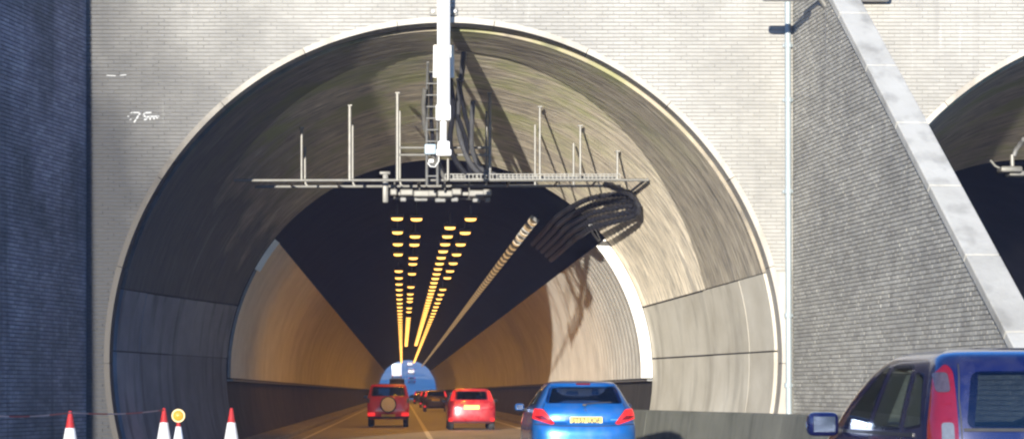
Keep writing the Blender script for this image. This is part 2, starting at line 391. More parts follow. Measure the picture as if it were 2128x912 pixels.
# ------------------------------------------------------------------ brickwork
BL, BH, BD, PB = 0.2238, 0.0625, 0.10, 0.225
CR = 0.0752
def brick_mesh(name, mat):
    return MB().rbox((0, 0, 0), (BL, BD, BH), 0.006, seg=1).mesh(name, mat)
def visible(p):
    if p.y < 1: return False
    x = VPX+p.x*FPX/p.y; y = VPY-(p.z-EYE)*FPX/p.y
    return 0 < x < IW and 0 < y < IH-60
def brickwork(root, org, d, length, top, keep, mat, limit=300, base=0.0):
    """stretcher-bond facing; org = foot of the face, d = unit direction along it, face normal towards the road"""
    d = Vector((d[0], d[1], 0)).normalized(); org = Vector(org); nrm = Vector((d.y, -d.x, 0))
    if nrm.dot(-org.normalized()) < 0: nrm = -nrm
    rot = Matrix(((d.x, -nrm.x, 0), (d.y, -nrm.y, 0), (0, 0, 1)))       # local x along, local y into the wall
    cand = []; rows = int(13/CR)
    for r in range(rows):
        z = base+(r+.5)*CR; s = (PB/2 if r % 2 else 0.0)+BL/2
        if r % 2 and z < top(0)-.05 and keep(.05, z, .05): q = org+d*.052+nrm*(0.012-BD/2); q.z = z; cand.append((q, 0.0, .46))
        while s < length-BL/2:
            f = None; off = 0.0
            for fr, oo in ((1.0, 0.0), (.72, -.14), (.72, .14), (.46, -.27), (.46, .27)):
                so = s+oo*BL; hl = BL*fr/2
                if z < top(so-hl)-.05 and z < top(so+hl)-.05 and keep(so, z, hl): f = fr; off = oo*BL; break
            if f:
                j = random.gauss(0, 0.0012); p = org+d*(s+off+random.uniform(-.003, .003))+nrm*(0.012-BD/2+j); p.z = z+random.uniform(-.0015, .0015)
                cand.append((p, random.gauss(0, .006), f))
            s += PB
    vis = [i for i, (p, a, f) in enumerate(cand) if f == 1 and visible(p)]
    vis.sort(key=lambda i: (round(cand[i][0].y, 1), abs((VPX+cand[i][0].x*FPX/cand[i][0].y)-1064)+abs(VPY-(cand[i][0].z-EYE)*FPX/cand[i][0].y-60)))
    single = set(vis[:limit]); me = brick_mesh('brick', mat); R4 = rot.to_4x4()
    for i in sorted(single):
        p, a, f = cand[i]; o = bpy.data.objects.new('brick', me); COL.objects.link(o); o.parent = root
        o.matrix_basis = Matrix.Translation(p-root.location) @ R4 @ Matrix.Rotation(a, 4, 'Z')
    hx, hy, hz = BL/2, BD/2, BH/2
    loc = np.array([(-hx, hy, -hz), (hx, hy, -hz), (hx, hy, hz), (-hx, hy, hz), (-hx, -hy+.004, -hz), (hx, -hy+.004, -hz), (hx, -hy+.004, hz), (-hx, -hy+.004, hz),
                    (-hx+.005, -hy, -hz+.005), (hx-.005, -hy, -hz+.005), (hx-.005, -hy, hz-.005), (-hx+.005, -hy, hz-.005)])
    q = [(8, 9, 10, 11), (4, 5, 9, 8), (5, 6, 10, 9), (6, 7, 11, 10), (7, 4, 8, 11), (0, 1, 5, 4), (1, 2, 6, 5), (2, 3, 7, 6), (3, 0, 4, 7)]
    Rn = np.array(rot); V = []; Fc = []; n = 0
    for i, (p, a, f) in enumerate(cand):
        if i in single: continue
        ca, sa = math.cos(a), math.sin(a); L = loc.copy(); L[:, 0] *= f; x = L[:, 0]*ca-L[:, 1]*sa; L[:, 1] = L[:, 0]*sa+L[:, 1]*ca; L[:, 0] = x
        V.append(L @ Rn.T+np.array(p)); Fc += [tuple(k+n for k in f) for f in q]; n += 12
    me = bpy.data.meshes.new('brick_courses'); me.from_pydata(np.concatenate(V).tolist(), [], Fc); me.materials.append(mat); me.update()
    stuff(link('brick_courses', me, root))

C1X, C1Z, R1 = 0.87, 1.98, 6.73          # mouth ring of this bore
C3X = 15.35                              # the neighbouring bore
ARCHES = [C1X, C3X]
def in_arch(x, z, r): return any((x-c)**2+(z-C1Z)**2 < r*r for c in ARCHES)
def arch_low(x, r):
    for c in ARCHES:
        if abs(x-c) < r: return C1Z+math.sqrt(max(0, r*r-(x-c)**2))
    return 0.0
def wall_core(mb, x0, x1, ya, yb, top, holes, step=0.08):
    n = int((x1-x0)/step); xs = [x0+(x1-x0)*i/n for i in range(n+1)]
    for h in holes: xs += [h[0]-h[2]+.0005, h[0]+h[2]-.0005]
    xs = sorted(xs)
    def spans(x):
        for c, z, r in holes:
            if abs(x-c) < r:
                q = math.sqrt(r*r-(x-c)**2); return max(0.0, z-q), z+q
        return None
    for a, b in zip(xs[:-1], xs[1:]):
        if b-a < 1e-5: continue
        sa, sb = spans(a+1e-6), spans(b-1e-6)
        if sa and sb:
            pieces = [(sa[1], sb[1], top, top)]
            if sa[0] > 0.01 or sb[0] > 0.01: pieces.append((0, 0, sa[0], sb[0]))
        else: pieces = [(0, 0, top, top)]
        for la, lb, ta, tb in pieces:
            mb.add([(a, ya, la), (b, ya, lb), (b, ya, tb), (a, ya, ta), (a, yb, la), (b, yb, lb), (b, yb, tb), (a, yb, ta)], [(0, 1, 2, 3), (7, 6, 5, 4), (0, 4, 5, 1), (3, 2, 6, 7)])
TOP = 11.6
pw = thing('portal_wall', 'tall pale brick headwall pierced by both tunnel mouths', 'wall', (0, Y1, 0), worldparts=True)
mb = MB(); wall_core(mb, -6.8, 26, Y1+.012, Y1+.6, TOP, [(C1X, C1Z, R1+.1), (C3X, C1Z, R1+.1)]); mb.build('wall_core', M['mortar_front'], pw, fix=False)
JZ = 3.73
def keep_front(s, z, hl):
    x = -6.34+s
    for dx in (-hl, hl):
        for dz in (-BH/2, BH/2):
            if in_arch(x+dx, z+dz, R1+.02): return False
    if z < JZ and (6.8 < x < 7.95 or 8.6 < x < 10.2): return False
    return True
brickwork(pw, (-6.34, Y1, 0), (1, 0, 0), 27.5, lambda s: TOP, keep_front, M['brick_front'])
for i in range(27):
    MB().rbox((-6.8+.6+i*1.2, Y1+.25, TOP+.07), (1.19, .75, .14), .02).build('coping_slab', M['coping'], pw)
def ring_piece(cx, a0, a1, r0, r1, ya, yb, n):
    mb = MB()
    def fn(u, v, d):
        a = lerp(a0, a1, u); r = lerp(r0, r1, v); return (cx+r*math.cos(a), lerp(ya, yb, d), C1Z+r*math.sin(a))
    return mb.solid(fn, n, 2, 1.0)
th0 = -math.asin(C1Z/R1)
for cx in ARCHES:
    nseg = 13
    for i in range(nseg):
        a0 = lerp(th0, PI-th0, i/nseg)+.0009; a1 = lerp(th0, PI-th0, (i+1)/nseg)-.0009
        ring_piece(cx, a0, a1, R1, R1+.11, Y1-.07, Y1+.42, 10).build('arch_ring_segment', M['ring'], pw, smooth=30)
def jamb(xs_fn, x_out, name='jamb_block'):
    mb = MB()
    def fn(u, v, d):
        z = u*JZ; return (lerp(xs_fn(z), x_out, v), lerp(Y1-.035, Y1+.01, d), z)
    mb.solid(fn, 24, 1, 1.0); return mb.build(name, M['ring'], pw)
ro = R1+.115
jamb(lambda z: C1X+math.sqrt(ro*ro-(z-C1Z)**2), 7.74)
jamb(lambda z: C3X-math.sqrt(ro*ro-(z-C1Z)**2), 8.62)
# painted scrawl on the bricks
def strokes(name, segs, Y, r):
    mb = MB()
    for sg in segs:
        pts = [P(x, y, Y) for x, y in sg]; 
        for a, b in zip(pts[:-1], pts[1:]):
            d = (b-a); d.y = 0; n = Vector((-d.z, 0, d.x)).normalized()*r; e = d.normalized()*r*.5
            mb.add([a-n-e, b-n+e, b+n+e, a+n-e, a-n-e+Vector((0, .006, 0)), b-n+e+Vector((0, .006, 0)), b+n+e+Vector((0, .006, 0)), a+n-e+Vector((0, .006, 0))], [(0, 1, 2, 3), (4, 7, 6, 5), (0, 4, 5, 1), (1, 5, 6, 2), (2, 6, 7, 3), (3, 7, 4, 0)])
    return mb.build(name, M['graffiti'], pw)
strokes('painted_scrawl', [[(276, 234), (268, 238), (266, 244), (270, 249), (274, 247)], [(276, 234), (292, 234), (288, 240), (283, 248), (279, 254)], [(314, 234), (301, 235), (298, 240), (304, 244), (306, 248), (300, 249)], [(306, 243), (330, 242)], [(312, 243), (312, 249)], [(320, 243), (320, 248)], [(328, 242), (326, 246)]], Y1-.012, .014)
strokes('painted_dash', [[(222, 157), (240, 158)], [(250, 157), (262, 156)]], Y1-.012, .008)

# ------------------------------------------------------------------ wing walls
# left: splayed, in its own shade
wl_d = Vector((-.232, -1, 0)).normalized(); wl_o = Vector((-6.34, Y1, 0)); wl_len = 17.0
lw = thing('wing_wall', 'dark shaded brick wing wall at the left edge of the picture', 'wall', wl_o, worldparts=True)
top_l = lambda s: TOP if s < 5 else TOP-(s-5)*.80
def wing_core(root, o, d, length, top, mat, thick, side):
    n = Vector((d.y, -d.x, 0))*side; mb = MB(); k = 24; vs = []
    for i in range(k+1):
        s = length*i/k; p = o+d*s; t = max(.3, top(s))
        for q, z in ((p, 0), (p, t), (p+n*thick, t), (p+n*thick, 0)): vs.append((q.x, q.y, z))
    fs = [(i*4+a, i*4+(a+1) % 4, i*4+4+(a+1) % 4, i*4+4+a) for i in range(k) for a in range(4)]+[(0, 1, 2, 3), (k*4+3, k*4+2, k*4+1, k*4)]
    mb.add(vs, fs); return mb.build('wall_core', mat, root)
wing_core(lw, wl_o+Vector((-.012, 0, 0)), wl_d, wl_len, top_l, M['mortar_dark'], .6, 1)
brickwork(lw, wl_o, wl_d, wl_len, top_l, lambda s, z, h: True, M['brick_left'])
def coping(root, o, d, length, top, width, side, step=.95, thick=.13):
    s = 0.0
    while s < length-.2:
        e = min(length, s+step); za, zb = top(s), top(e)
        if zb < .35: break
        a = Vector((o.x+d.x*s, o.y+d.y*s, za)); b = Vector((o.x+d.x*e, o.y+d.y*e, zb)); n = Vector((d.y, -d.x, 0))*side
        t = (b-a).normalized(); up = n.cross(t); up = up if up.z > 0 else -up
        rot = Matrix((t, n, up)).transposed(); L = (b-a).length
        MB().rbox((a+b)/2+n*(width/2-.05)+up*thick*.35, (L-.012, width, thick), .018, rot).build('coping_slab', M['coping'], root)
        s = e
coping(lw, wl_o, wl_d, wl_len, top_l, .7, 1)
# right: between the two bores, sunlit at a low angle
wr_d = Vector((.085, -1, 0)).normalized(); wr_o = Vector((7.83, Y1, 0)); wr_len = 14.2
rw = thing('wing_wall', 'sunlit grey brick wing wall with sloping pale coping between the tunnel mouths', 'wall', wr_o, worldparts=True)
top_r = lambda s: 8.66+.765*((Y1-s*.9977)-37.9)
wing_core(rw, wr_o+Vector((.012, 0, 0)), wr_d, wr_len, top_r, M['mortar'], .52, -1)
brickwork(rw, wr_o, wr_d, wr_len, top_r, lambda s, z, h: True, M['brick_right'])
coping(rw, wr_o, wr_d, wr_len, top_r, .54, -1, 1.6, .15)
# earth bank behind the left wing wall
mb = MB(); vs = []; k = 12
for i in range(k+1):
    s = wl_len*i/k; p = wl_o+wl_d*s+Vector((-.62, .1, 0)); t = max(.3, top_l(s))-.3
    for dx, f in ((0, 1), (-12, 1.05), (-40, 1.15), (-120, 1.0)): vs.append((p.x+dx, p.y, t*f))
mb.add(vs, [(i*4+a, i*4+a+1, i*4+5+a, i*4+4+a) for i in range(k) for a in range(3)]); struct(mb.build('earth_bank', M['grass'], smooth=True))

# ------------------------------------------------------------------ portal lining and bores
def cone(Y):
    u = (Y-Y1)/(Y2-Y1); return lerp(C1X, CX, u), lerp(C1Z, CZ, u), lerp(R1, RB, u)
def lp(th, Y, dr, ox): cx, cz, R = cone(Y); return (cx+ox+(R+dr)*math.cos(th), Y, cz+(R+dr)*math.sin(th))
def th_at(z, Y, side, dr=0.0):
    cx, cz, R = cone(Y); a = math.asin(max(-1, min(1, (z-cz)/(R+dr)))); return a if side > 0 else PI-a
def ym(th): return 45.0-2.9*max(0, math.sin(th))**2.2
def lining(root, ox, mats, full=True):
    YA = Y1+.43; INS = .02
    hr = lambda Y: lerp(3.73, 3.42, (Y-Y1)/9.5); hl = lambda Y: lerp(3.40, 3.46, (Y-Y1)/9.5)
    def vault(y0, y1, dr, na, ny, name, vm):
        mb = MB()
        def fn(u, v, d):
            # angle first at mid depth, refined for the joint height at this depth
            Y = 44
            for _ in range(3):
                a0 = th_at(hr(Y)+.02, Y, 1, dr); a1 = th_at(hl(Y)+.02, Y, -1, dr); th = lerp(a0, a1, u); Y = lerp(y0(th), y1(th), v)
            return lp(th, Y, dr+d, ox)
        mb.solid(fn, na, ny, .09); mb.build(name, vm, root, smooth=35)
    vault(lambda t: YA, lambda t: ym(t)-.02, 0.0, 72, 8, 'outer_vault', mats[3])
    vault(lambda t: ym(t)+.02, lambda t: Y2, INS, 72, 12, 'inner_vault', mats[0])
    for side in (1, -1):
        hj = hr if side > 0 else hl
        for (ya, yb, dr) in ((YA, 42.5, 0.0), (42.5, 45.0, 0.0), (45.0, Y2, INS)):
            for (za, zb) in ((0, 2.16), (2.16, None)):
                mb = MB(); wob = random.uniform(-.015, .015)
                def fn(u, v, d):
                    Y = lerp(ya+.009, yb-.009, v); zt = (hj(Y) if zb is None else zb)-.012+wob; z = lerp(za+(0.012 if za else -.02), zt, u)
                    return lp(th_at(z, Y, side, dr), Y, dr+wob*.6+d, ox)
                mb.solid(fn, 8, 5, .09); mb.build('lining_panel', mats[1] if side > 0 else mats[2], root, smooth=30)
    mb = MB(); mb.solid(lambda u, v, d: lp(lerp(-.32, PI+.32, u), lerp(YA-.02, Y2-.01, v), .095+d, ox), 60, 4, .1); mb.build('lining_backing', M['lining_gap'], root, smooth=35)
tn = thing('tunnel', 'wide road tunnel with concrete mouth and corrugated wall cladding carrying the traffic', 'tunnel', (C1X, Y1, 0), worldparts=True)
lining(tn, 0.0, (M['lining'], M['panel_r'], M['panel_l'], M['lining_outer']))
def bp(th, Y, r, ox=0.0): return (CX+ox+r*math.cos(th), Y, CZ+r*math.sin(th))
mb = MB(); nY = 106
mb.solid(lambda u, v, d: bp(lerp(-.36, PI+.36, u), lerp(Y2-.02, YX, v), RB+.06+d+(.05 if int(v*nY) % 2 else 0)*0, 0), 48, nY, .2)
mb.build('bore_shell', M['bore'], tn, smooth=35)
A0, A1 = math.radians(-1.3), math.radians(39)
PITCH = .80
def clad_fn(side, y0, amp=.045):
    def fn(u, v, d):
        a = lerp(A0, A1, u); a = a if side > 0 else PI-a
        w = abs(math.sin(PI*v))**.7; r = RB-.03-amp*w+d
        return bp(a, y0+.006+v*(PITCH-.012), r)
    return fn
NC = 60
for side in (1, -1):
    me = MB().solid(clad_fn(side, 0.0), 10, 6, .012).mesh('cladding_panel', M['cladding'], smooth=50)
    for i in range(NC):
        o = bpy.data.objects.new('cladding_panel', me); COL.objects.link(o); o.parent = tn
        o.matrix_basis = Matrix.Translation(Vector((0, Y2+.02+i*PITCH, 0))-tn.location)
    mb = MB(); n = int((YX-1-Y2-NC*PITCH)/PITCH)
    for i in range(n): mb.solid(clad_fn(side, Y2+.02+(NC+i)*PITCH), 5, 4, .012)
    stuff(mb.build('cladding_run', M['cladding'], tn, smooth=50))
    mb = MB()
    def tf(u, v, d):
        a = lerp(A0, A1, u); a = a if side > 0 else PI-a
        return bp(a, Y2-.035+d, lerp(RB-(.27 if side > 0 else .15), RB+.0, v))
    if side > 0: mb.solid(tf, 20, 3, .05); mb.build('cladding_end_trim', M['trim'], tn, smooth=30)
    else:
        mb.solid(lambda u, v, d: tf(lerp(.76, 1, u), v, d), 6, 3, .05); mb.build('cladding_end_trim', M['trim'], tn, smooth=30)
        MB().solid(lambda u, v, d: bp(PI-lerp(A0, lerp(A0, A1, .757), u), Y2-.02+d, lerp(RB-.07, RB, v)), 14, 2, .04).build('cladding_end_trim', M['galv_dark'], tn, smooth=30)  # rest of the left trim in dull grey, standing in for its shade
    mb = MB()
    def wf(u, v, d):
        a = lerp(-.36, A0-.004, u); a = a if side > 0 else PI-a
        return bp(a, lerp(Y2, YX, v), RB+.03+d)
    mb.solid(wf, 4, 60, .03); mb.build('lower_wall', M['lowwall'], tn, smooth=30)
    mb = MB()                                                  # ledge under the cladding
    def lf(u, v, d):
        a = A0 if side > 0 else PI-A0; q = bp(a, lerp(Y2+.03, YX, v), RB+.02-u*.14); return (q[0], q[1], q[2]-.03-d)
    mb.solid(lf, 1, 40, .05); mb.build('cladding_ledge', M['galv_dark'], tn)
# far headwall
mb = MB(); wall_core(mb, -40, 40, YX+.1, YX+.8, 13.0, [(CX, CZ, RB+.08)], .4); tag(mb.build('headwall', M['mortar_dark'], fix=False), 'grey headwall round the far tunnel mouth', 'wall')
# neighbouring bore
t2 = thing('tunnel', 'second tunnel mouth cut off by the right edge of the picture', 'tunnel', (C3X, Y1, 0), worldparts=True)
OX = C3X-C1X
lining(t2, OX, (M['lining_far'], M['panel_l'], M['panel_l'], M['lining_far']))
mb = MB(); mb.solid(lambda u, v, d: bp(lerp(-.36, PI+.36, u), lerp(Y2-.02, 150, v), RB+.06+d, OX), 40, 30, .2)
mb.build('bore_shell', M['bore'], t2, smooth=35)
MB().box((CX+OX, 150.2, 3.5), (12, .3, 8)).build('bore_end', M['bore'], t2)

# ------------------------------------------------------------------ roadside barrier
bt = thing('concrete_barrier', 'low weathered concrete barrier behind the blue hatchback along the right wall', 'barrier', (6, 50, 0), worldparts=True)
bpath = [(5.66, 51.0), (6.0, 48.2), (6.62, 45.2), (7.22, 42.4), (7.62, 39.6), (7.82, 36.6), (8.02, 33.6), (8.22, 30.6), (8.4, 27.6), (8.6, 24.0)]
prof = [(-.42, 0), (-.42, .08), (-.26, .26), (-.17, .86), (-.14, .90), (.02, .90), (.05, .86), (.09, 0)]
for a, b in zip(bpath[:-1], bpath[1:]):
    a = Vector((*a, 0)); b = Vector((*b, 0)); t = (b-a).normalized(); n = Vector((-t.y, t.x, 0)); n = n if n.x > 0 else -n
    a2 = a+t*.006; b2 = b-t*.006; m = len(prof); vs = [a2+n*x+Vector((0, 0, z)) for x, z in prof]+[b2+n*x+Vector((0, 0, z)) for x, z in prof]
    MB().add(vs, [tuple(range(m-1, -1, -1)), tuple(range(m, 2*m))]+[(i, (i+1) % m, (i+1) % m+m, i+m) for i in range(m)]).build('barrier_segment', M['barrier'], bt)

# ------------------------------------------------------------------ tunnel lamps
def lamp_parts(lit=True):
    h = MB().rbox((0, 0, .10), (.40, .30, .11), .03)
    b = MB(); n = 9                                            # shallow lens bowl
    vs = []
    for j, (yy, k) in enumerate(((-.15, .6), (-.11, 1.0), (.11, 1.0), (.15, .6))):
        vs += [(.17*math.cos(PI*i/(n-1)), yy*.8, .045-.065*k*math.sin(PI*i/(n-1))**.6) for i in range(n)]
    b.add(vs, [(j*n+i, j*n+i+1, j*n+n+i+1, j*n+n+i) for j in range(3) for i in range(n-1)]+[tuple(range(n)), tuple(3*n+i for i in range(n))]+[(0, n, 2*n, 3*n, 4*n-1, 3*n-1, 2*n-1, n-1)])
    s = MB().box((0, 0, .42), (.05, .05, .60))
    return h, b, s
h, b, s = lamp_parts()
ME_H = h.mesh('housing', M['galv_dark'], smooth=30); ME_B = b.mesh('lens', M['sodium'], smooth=30); ME_S = s.mesh('hanger', M['galv_dark'])
mb = MB(); h2, b2, s2 = lamp_parts(); mb.add(h2.v, h2.f); mb.mi = 1; mb.add(b2.v, b2.f); mb.mi = 0; mb.add(s2.v, s2.f)
ME_L = mb.mesh('sodium_lamp', [M['galv_dark'], M['sodium']], smooth=30)
LZ = 6.42
rows = []
r1 = [61+5.3*i for i in range(58)]; r1.pop(4)
r4 = [61.2+5.25*i for i in range(58)]; r4.pop(7)
r3 = [64.4+3.6*i for i in range(46)]
r2 = [61.2, 68, 71.8, 79, 82.6, 89.5, 100.7, 108, 113, 117, 126, 132]+[143+3.6*i for i in range(25)]
names = ['leftmost', 'second', 'third', 'rightmost']
glow = bpy.data.lights.new('lamp_glow', 'SPOT'); glow.energy = 46.0; glow.color = (1.0, .46, .04); glow.spot_size = math.radians(165); glow.spot_blend = 1.0; glow.shadow_soft_size = .06
for ri, (x, ys) in enumerate(((-.157, r1), (.43, r2), (1.52, r3), (2.07, r4))):
    for i, y in enumerate(ys):
        lab = ('nearest glowing sodium lamp of the %s ceiling lamp row' if i == 0 else 'glowing sodium lamp further back in the %s ceiling lamp row') % names[ri]
        grp = 'sodium lamps of the %s ceiling row' % names[ri]
        if i < 9:
            o = thing('sodium_lamp', lab, 'lamp', (x, y, LZ+.1), grp)
            for nm, me in (('housing', ME_H), ('lens', ME_B), ('hanger', ME_S)): q = bpy.data.objects.new(nm, me); COL.objects.link(q); q.parent = o
        else:
            o = bpy.data.objects.new('sodium_lamp', ME_L); COL.objects.link(o); o.location = (x, y, LZ+.1); tag(o, lab, 'lamp', grp)
        if ri in (0, 3) or i % 2 == 0: g = bpy.data.objects.new('lamp_glow', glow); COL.objects.link(g); g.parent = o; g.location = (0, 0, -.10)
me_tf = MB().rbox((0, 0, 0), (.26, .80, .10), .02).mesh('housing', M['galv_dark'], smooth=30)
tb = MB(); tb.solid(lambda u, v, d: (.12*math.cos(PI*u), lerp(-.34, .34, v), -.05-.07*math.sin(PI*u)-d), 6, 1, .01)
me_td = tb.mesh('diffuser', M['tube'], smooth=30)
mb = MB().rbox((0, 0, 0), (.26, .80, .10), .02, seg=1); mb.mi = 1; mb.add(tb.v, tb.f); me_tl = mb.mesh('tube_light', [M['galv_dark'], M['tube']], smooth=30)
y = 54.2; i = 0
while y < YX-2:
    loc = (3.52, y, 5.93); lab = 'nearest sunlit white tube light at the right of the tunnel ceiling' if i == 0 else 'dim tube light in the long slanting row right of the lamps'
    if i < 12:
        o = thing('tube_light', lab, 'lamp', loc, 'tube lights along the right of the ceiling'); o.rotation_euler = (0, .62, 0)
        for nm, me in (('housing', me_tf), ('diffuser', me_td)): q = bpy.data.objects.new(nm, me); COL.objects.link(q); q.parent = o
    else:
        o = bpy.data.objects.new('tube_light', me_tl); COL.objects.link(o); o.location = loc; o.rotation_euler = (0, .62, 0); tag(o, lab, 'lamp', 'tube lights along the right of the ceiling')
    y += 1.9; i += 1
mb = MB().box((3.58, (54+YX)/2, 6.03), (.08, YX-54, .05)); tag(mb.build('lamp_rail', M['bore']), 'long steel rail carrying the row of tube lights', 'rail')

# ------------------------------------------------------------------ cable gantry under the mouth
YF, YR = 44.4, 45.7
def rail_z(): return P(0, 375, YF).z
gz = rail_z()
cg = thing('cable_gantry', 'galvanised pipe gantry hanging across the tunnel mouth on thin rods', 'gantry', (CX, YF, gz), worldparts=True)
def roof_z(x, Y):
    cx, cz, R = cone(Y); return cz+math.sqrt(max(0, (R-.05)**2-(x-cx)**2))
MB().tube([P(487, 377, YF), P(495, 375, YF), P(1348, 374, YF)], .034, 10).build('rail', M['galv'], cg, smooth=40)
MB().tube([P(530, 390, YR), P(537, 388, YR), P(1290, 386, YR)], .034, 10).build('rail', M['galv'], cg, smooth=40)
for px in (627, 727, 826, 1018, 1122, 1206, 1283):
    x = P(px, 0, YF).x; MB().tube([(x, YF, roof_z(x, YF)), (x, YF, gz)], .040 if px in (727, 826, 1018) else .028, 8).build('hanger_rod', M['galv'], cg, smooth=40)
    MB().box((x, YF, roof_z(x, YF)-.01), (.10, .10, .03)).build('fixing_plate', M['galv'], cg)
for px in (634, 733, 831, 1011, 1112, 1192):
    x = P(px, 0, YR).x; z = P(0, 388, YR).z
    pts = [(x, YR, roof_z(x, YR)), (x, YR, z+.14)]+([(x+.02, YR, z+.05), (x+.07, YR, z+.01), (x+.16, YR, z)] if px < 900 else [(x, YR, z)])
    MB().tube(pts, .028, 8).build('hanger_rod', M['galv'], cg, smooth=40)
for py in (307, 322): MB().tube([P(826, py, YF), P(1018, py, YF)], .028, 8).build('cross_bar', M['galv'], cg, smooth=40)
MB().tube([P(931, 330, YF-.1), P(931, 375, YF-.1)], .03, 8).build('cross_bar', M['galv'], cg, smooth=40)
for px in (600, 700, 870, 1060, 1160, 1240):
    a = P(px, 375, YF); MB().tube([a, (a.x, YR, a.z)], .025, 6).build('tie_bar', M['galv'], cg)
MB().tube([P(1340, 375, YF), P(1312, 397, YR)], .03, 6).build('stay', M['galv_dark'], cg)
# perforated tray on the right half
a = P(925, 368, YF); b = P(1288, 368, YF); mb = MB(); n = 44
mb.box(((a.x+b.x)/2, YF+.12, a.z-.05), (b.x-a.x, .36, .012))
for i in range(n+1): mb.box((lerp(a.x, b.x, i/n), YF-.06, a.z), (.02, .014, .11))
mb.box(((a.x+b.x)/2, YF-.06, a.z+.055), (b.x-a.x, .018, .02)).box(((a.x+b.x)/2, YF-.055, a.z-.055), (b.x-a.x, .018, .02)); mb.box(((a.x+b.x)/2, YF+.29, a.z), (b.x-a.x, .012, .11))
tag(mb.build('cable_tray', M['galv']), 'pale perforated cable tray lying on the right half of the gantry rail', 'cable tray')
# fittings rack slung below the rail
fr = thing('fittings_rack', 'rack of small junction boxes slung under the middle of the gantry', 'rack', P(905, 405, YR), worldparts=True)
MB().rbox(P(801, 390, 44.9), (.13, .13, .68), .03).rbox(P(800, 360, 44.9), (.24, .16, .07), .02).build('post', M['galv'], fr, smooth=40)
MB().rbox(P(912, 403, 45.2), (2.25, .09, .09), .02).build('beam', M['galv'], fr)
MB().rbox(P(912, 413, 45.6), (2.1, .06, .05), .015).build('beam', M['galv_dark'], fr)
for px, w in ((818, .16), (845, .30), (876, .36), (898, .2), (925, .34), (949, .22), (990, .36), (1012, .2)):
    MB().rbox(P(px, 401+random.uniform(-2, 2), 45.1), (w, .2, .15), .03).build('junction_box', M['galv'], fr)
for px, w in ((838, .14), (875, .30), (915, .24), (945, .16), (990, .18), (1013, .12)):
    MB().rbox(P(px, 415+random.uniform(-1, 2), 45.3), (w, .18, .10), .025).build('lamp_fitting', M['galv_dark'], fr)
for px in (820, 872, 925, 975): MB().tube([P(px, 375, YF+.6), P(px, 412, 45.2)], .022, 6).build('drop_rod', M['galv'], fr)

# the pole in front of the crown
YPO = 40.05
po = thing('cable_pole', 'bright white vertical pole hanging in front of the arch crown', 'pole', P(922, 325, YPO), worldparts=True)
MB().tube([P(922, -60, YPO), P(922, 222, YPO)], .132, 20).build('upper_tube', M['white_metal'], po, smooth=40)
MB().tube([P(922, 220, YPO), P(921, 300, YPO)], .068, 14).build('lower_tube', M['white_metal'], po, smooth=40)
mb = MB(); mb.rbox(P(921, 236, YPO), (.30, .30, .31), .03)
for k in (-1, 1): mb.rbox(P(921, 236, YPO)+Vector((k*.12, -.15, 0)), (.05, .06, .26), .02)
mb.build('collar', M['white_metal'], po, smooth=40)
MB().rbox(P(922, 305, YPO), (.24, .24, .20), .03).rbox(P(922, 318, YPO), (.30, .22, .13), .025).build('end_box', M['white_metal'], po, smooth=40)
MB().rbox(P(894, 311, YPO-.05), (.22, .16, .2), .02).build('junction_box', M['box_blue'], po, smooth=40)
MB().rbox(P(896, 335, YPO), (.10, .09, .07), .015).build('connector', M['white_metal'], po)
MB().tube([P(912, 312, YPO), P(912, 335, YPO-.02), P(904, 347, YPO-.03), P(894, 346, YPO-.02), P(889, 338, YPO)], .011, 6).build('loop_cable', M['white_metal'], po, smooth=60)
MB().rbox(P(922, 25, Y1-.03), (.56, .05, .16), .015).build('wall_bracket', M['galv'], po)
for px in (900, 945): MB().lathe([(.035, 0), (.035, .03), (.02, .05)], 10, Matrix.Translation(P(px, 25, Y1-.06)) @ Matrix.Rotation(PI/2, 4, 'X')).build('bolt', M['white_metal'], po)
for px in (906, 938): MB().tube([P(px, 95, 41.4), P(px-(1 if px < 920 else -1), 162, 41.4)], .055, 10).build('side_conduit', M['white_metal'], po, smooth=40)
MB().rbox(P(922, 128, 40.8), (.10, .9, .45), .02).build('stand_off', M['galv'], po)
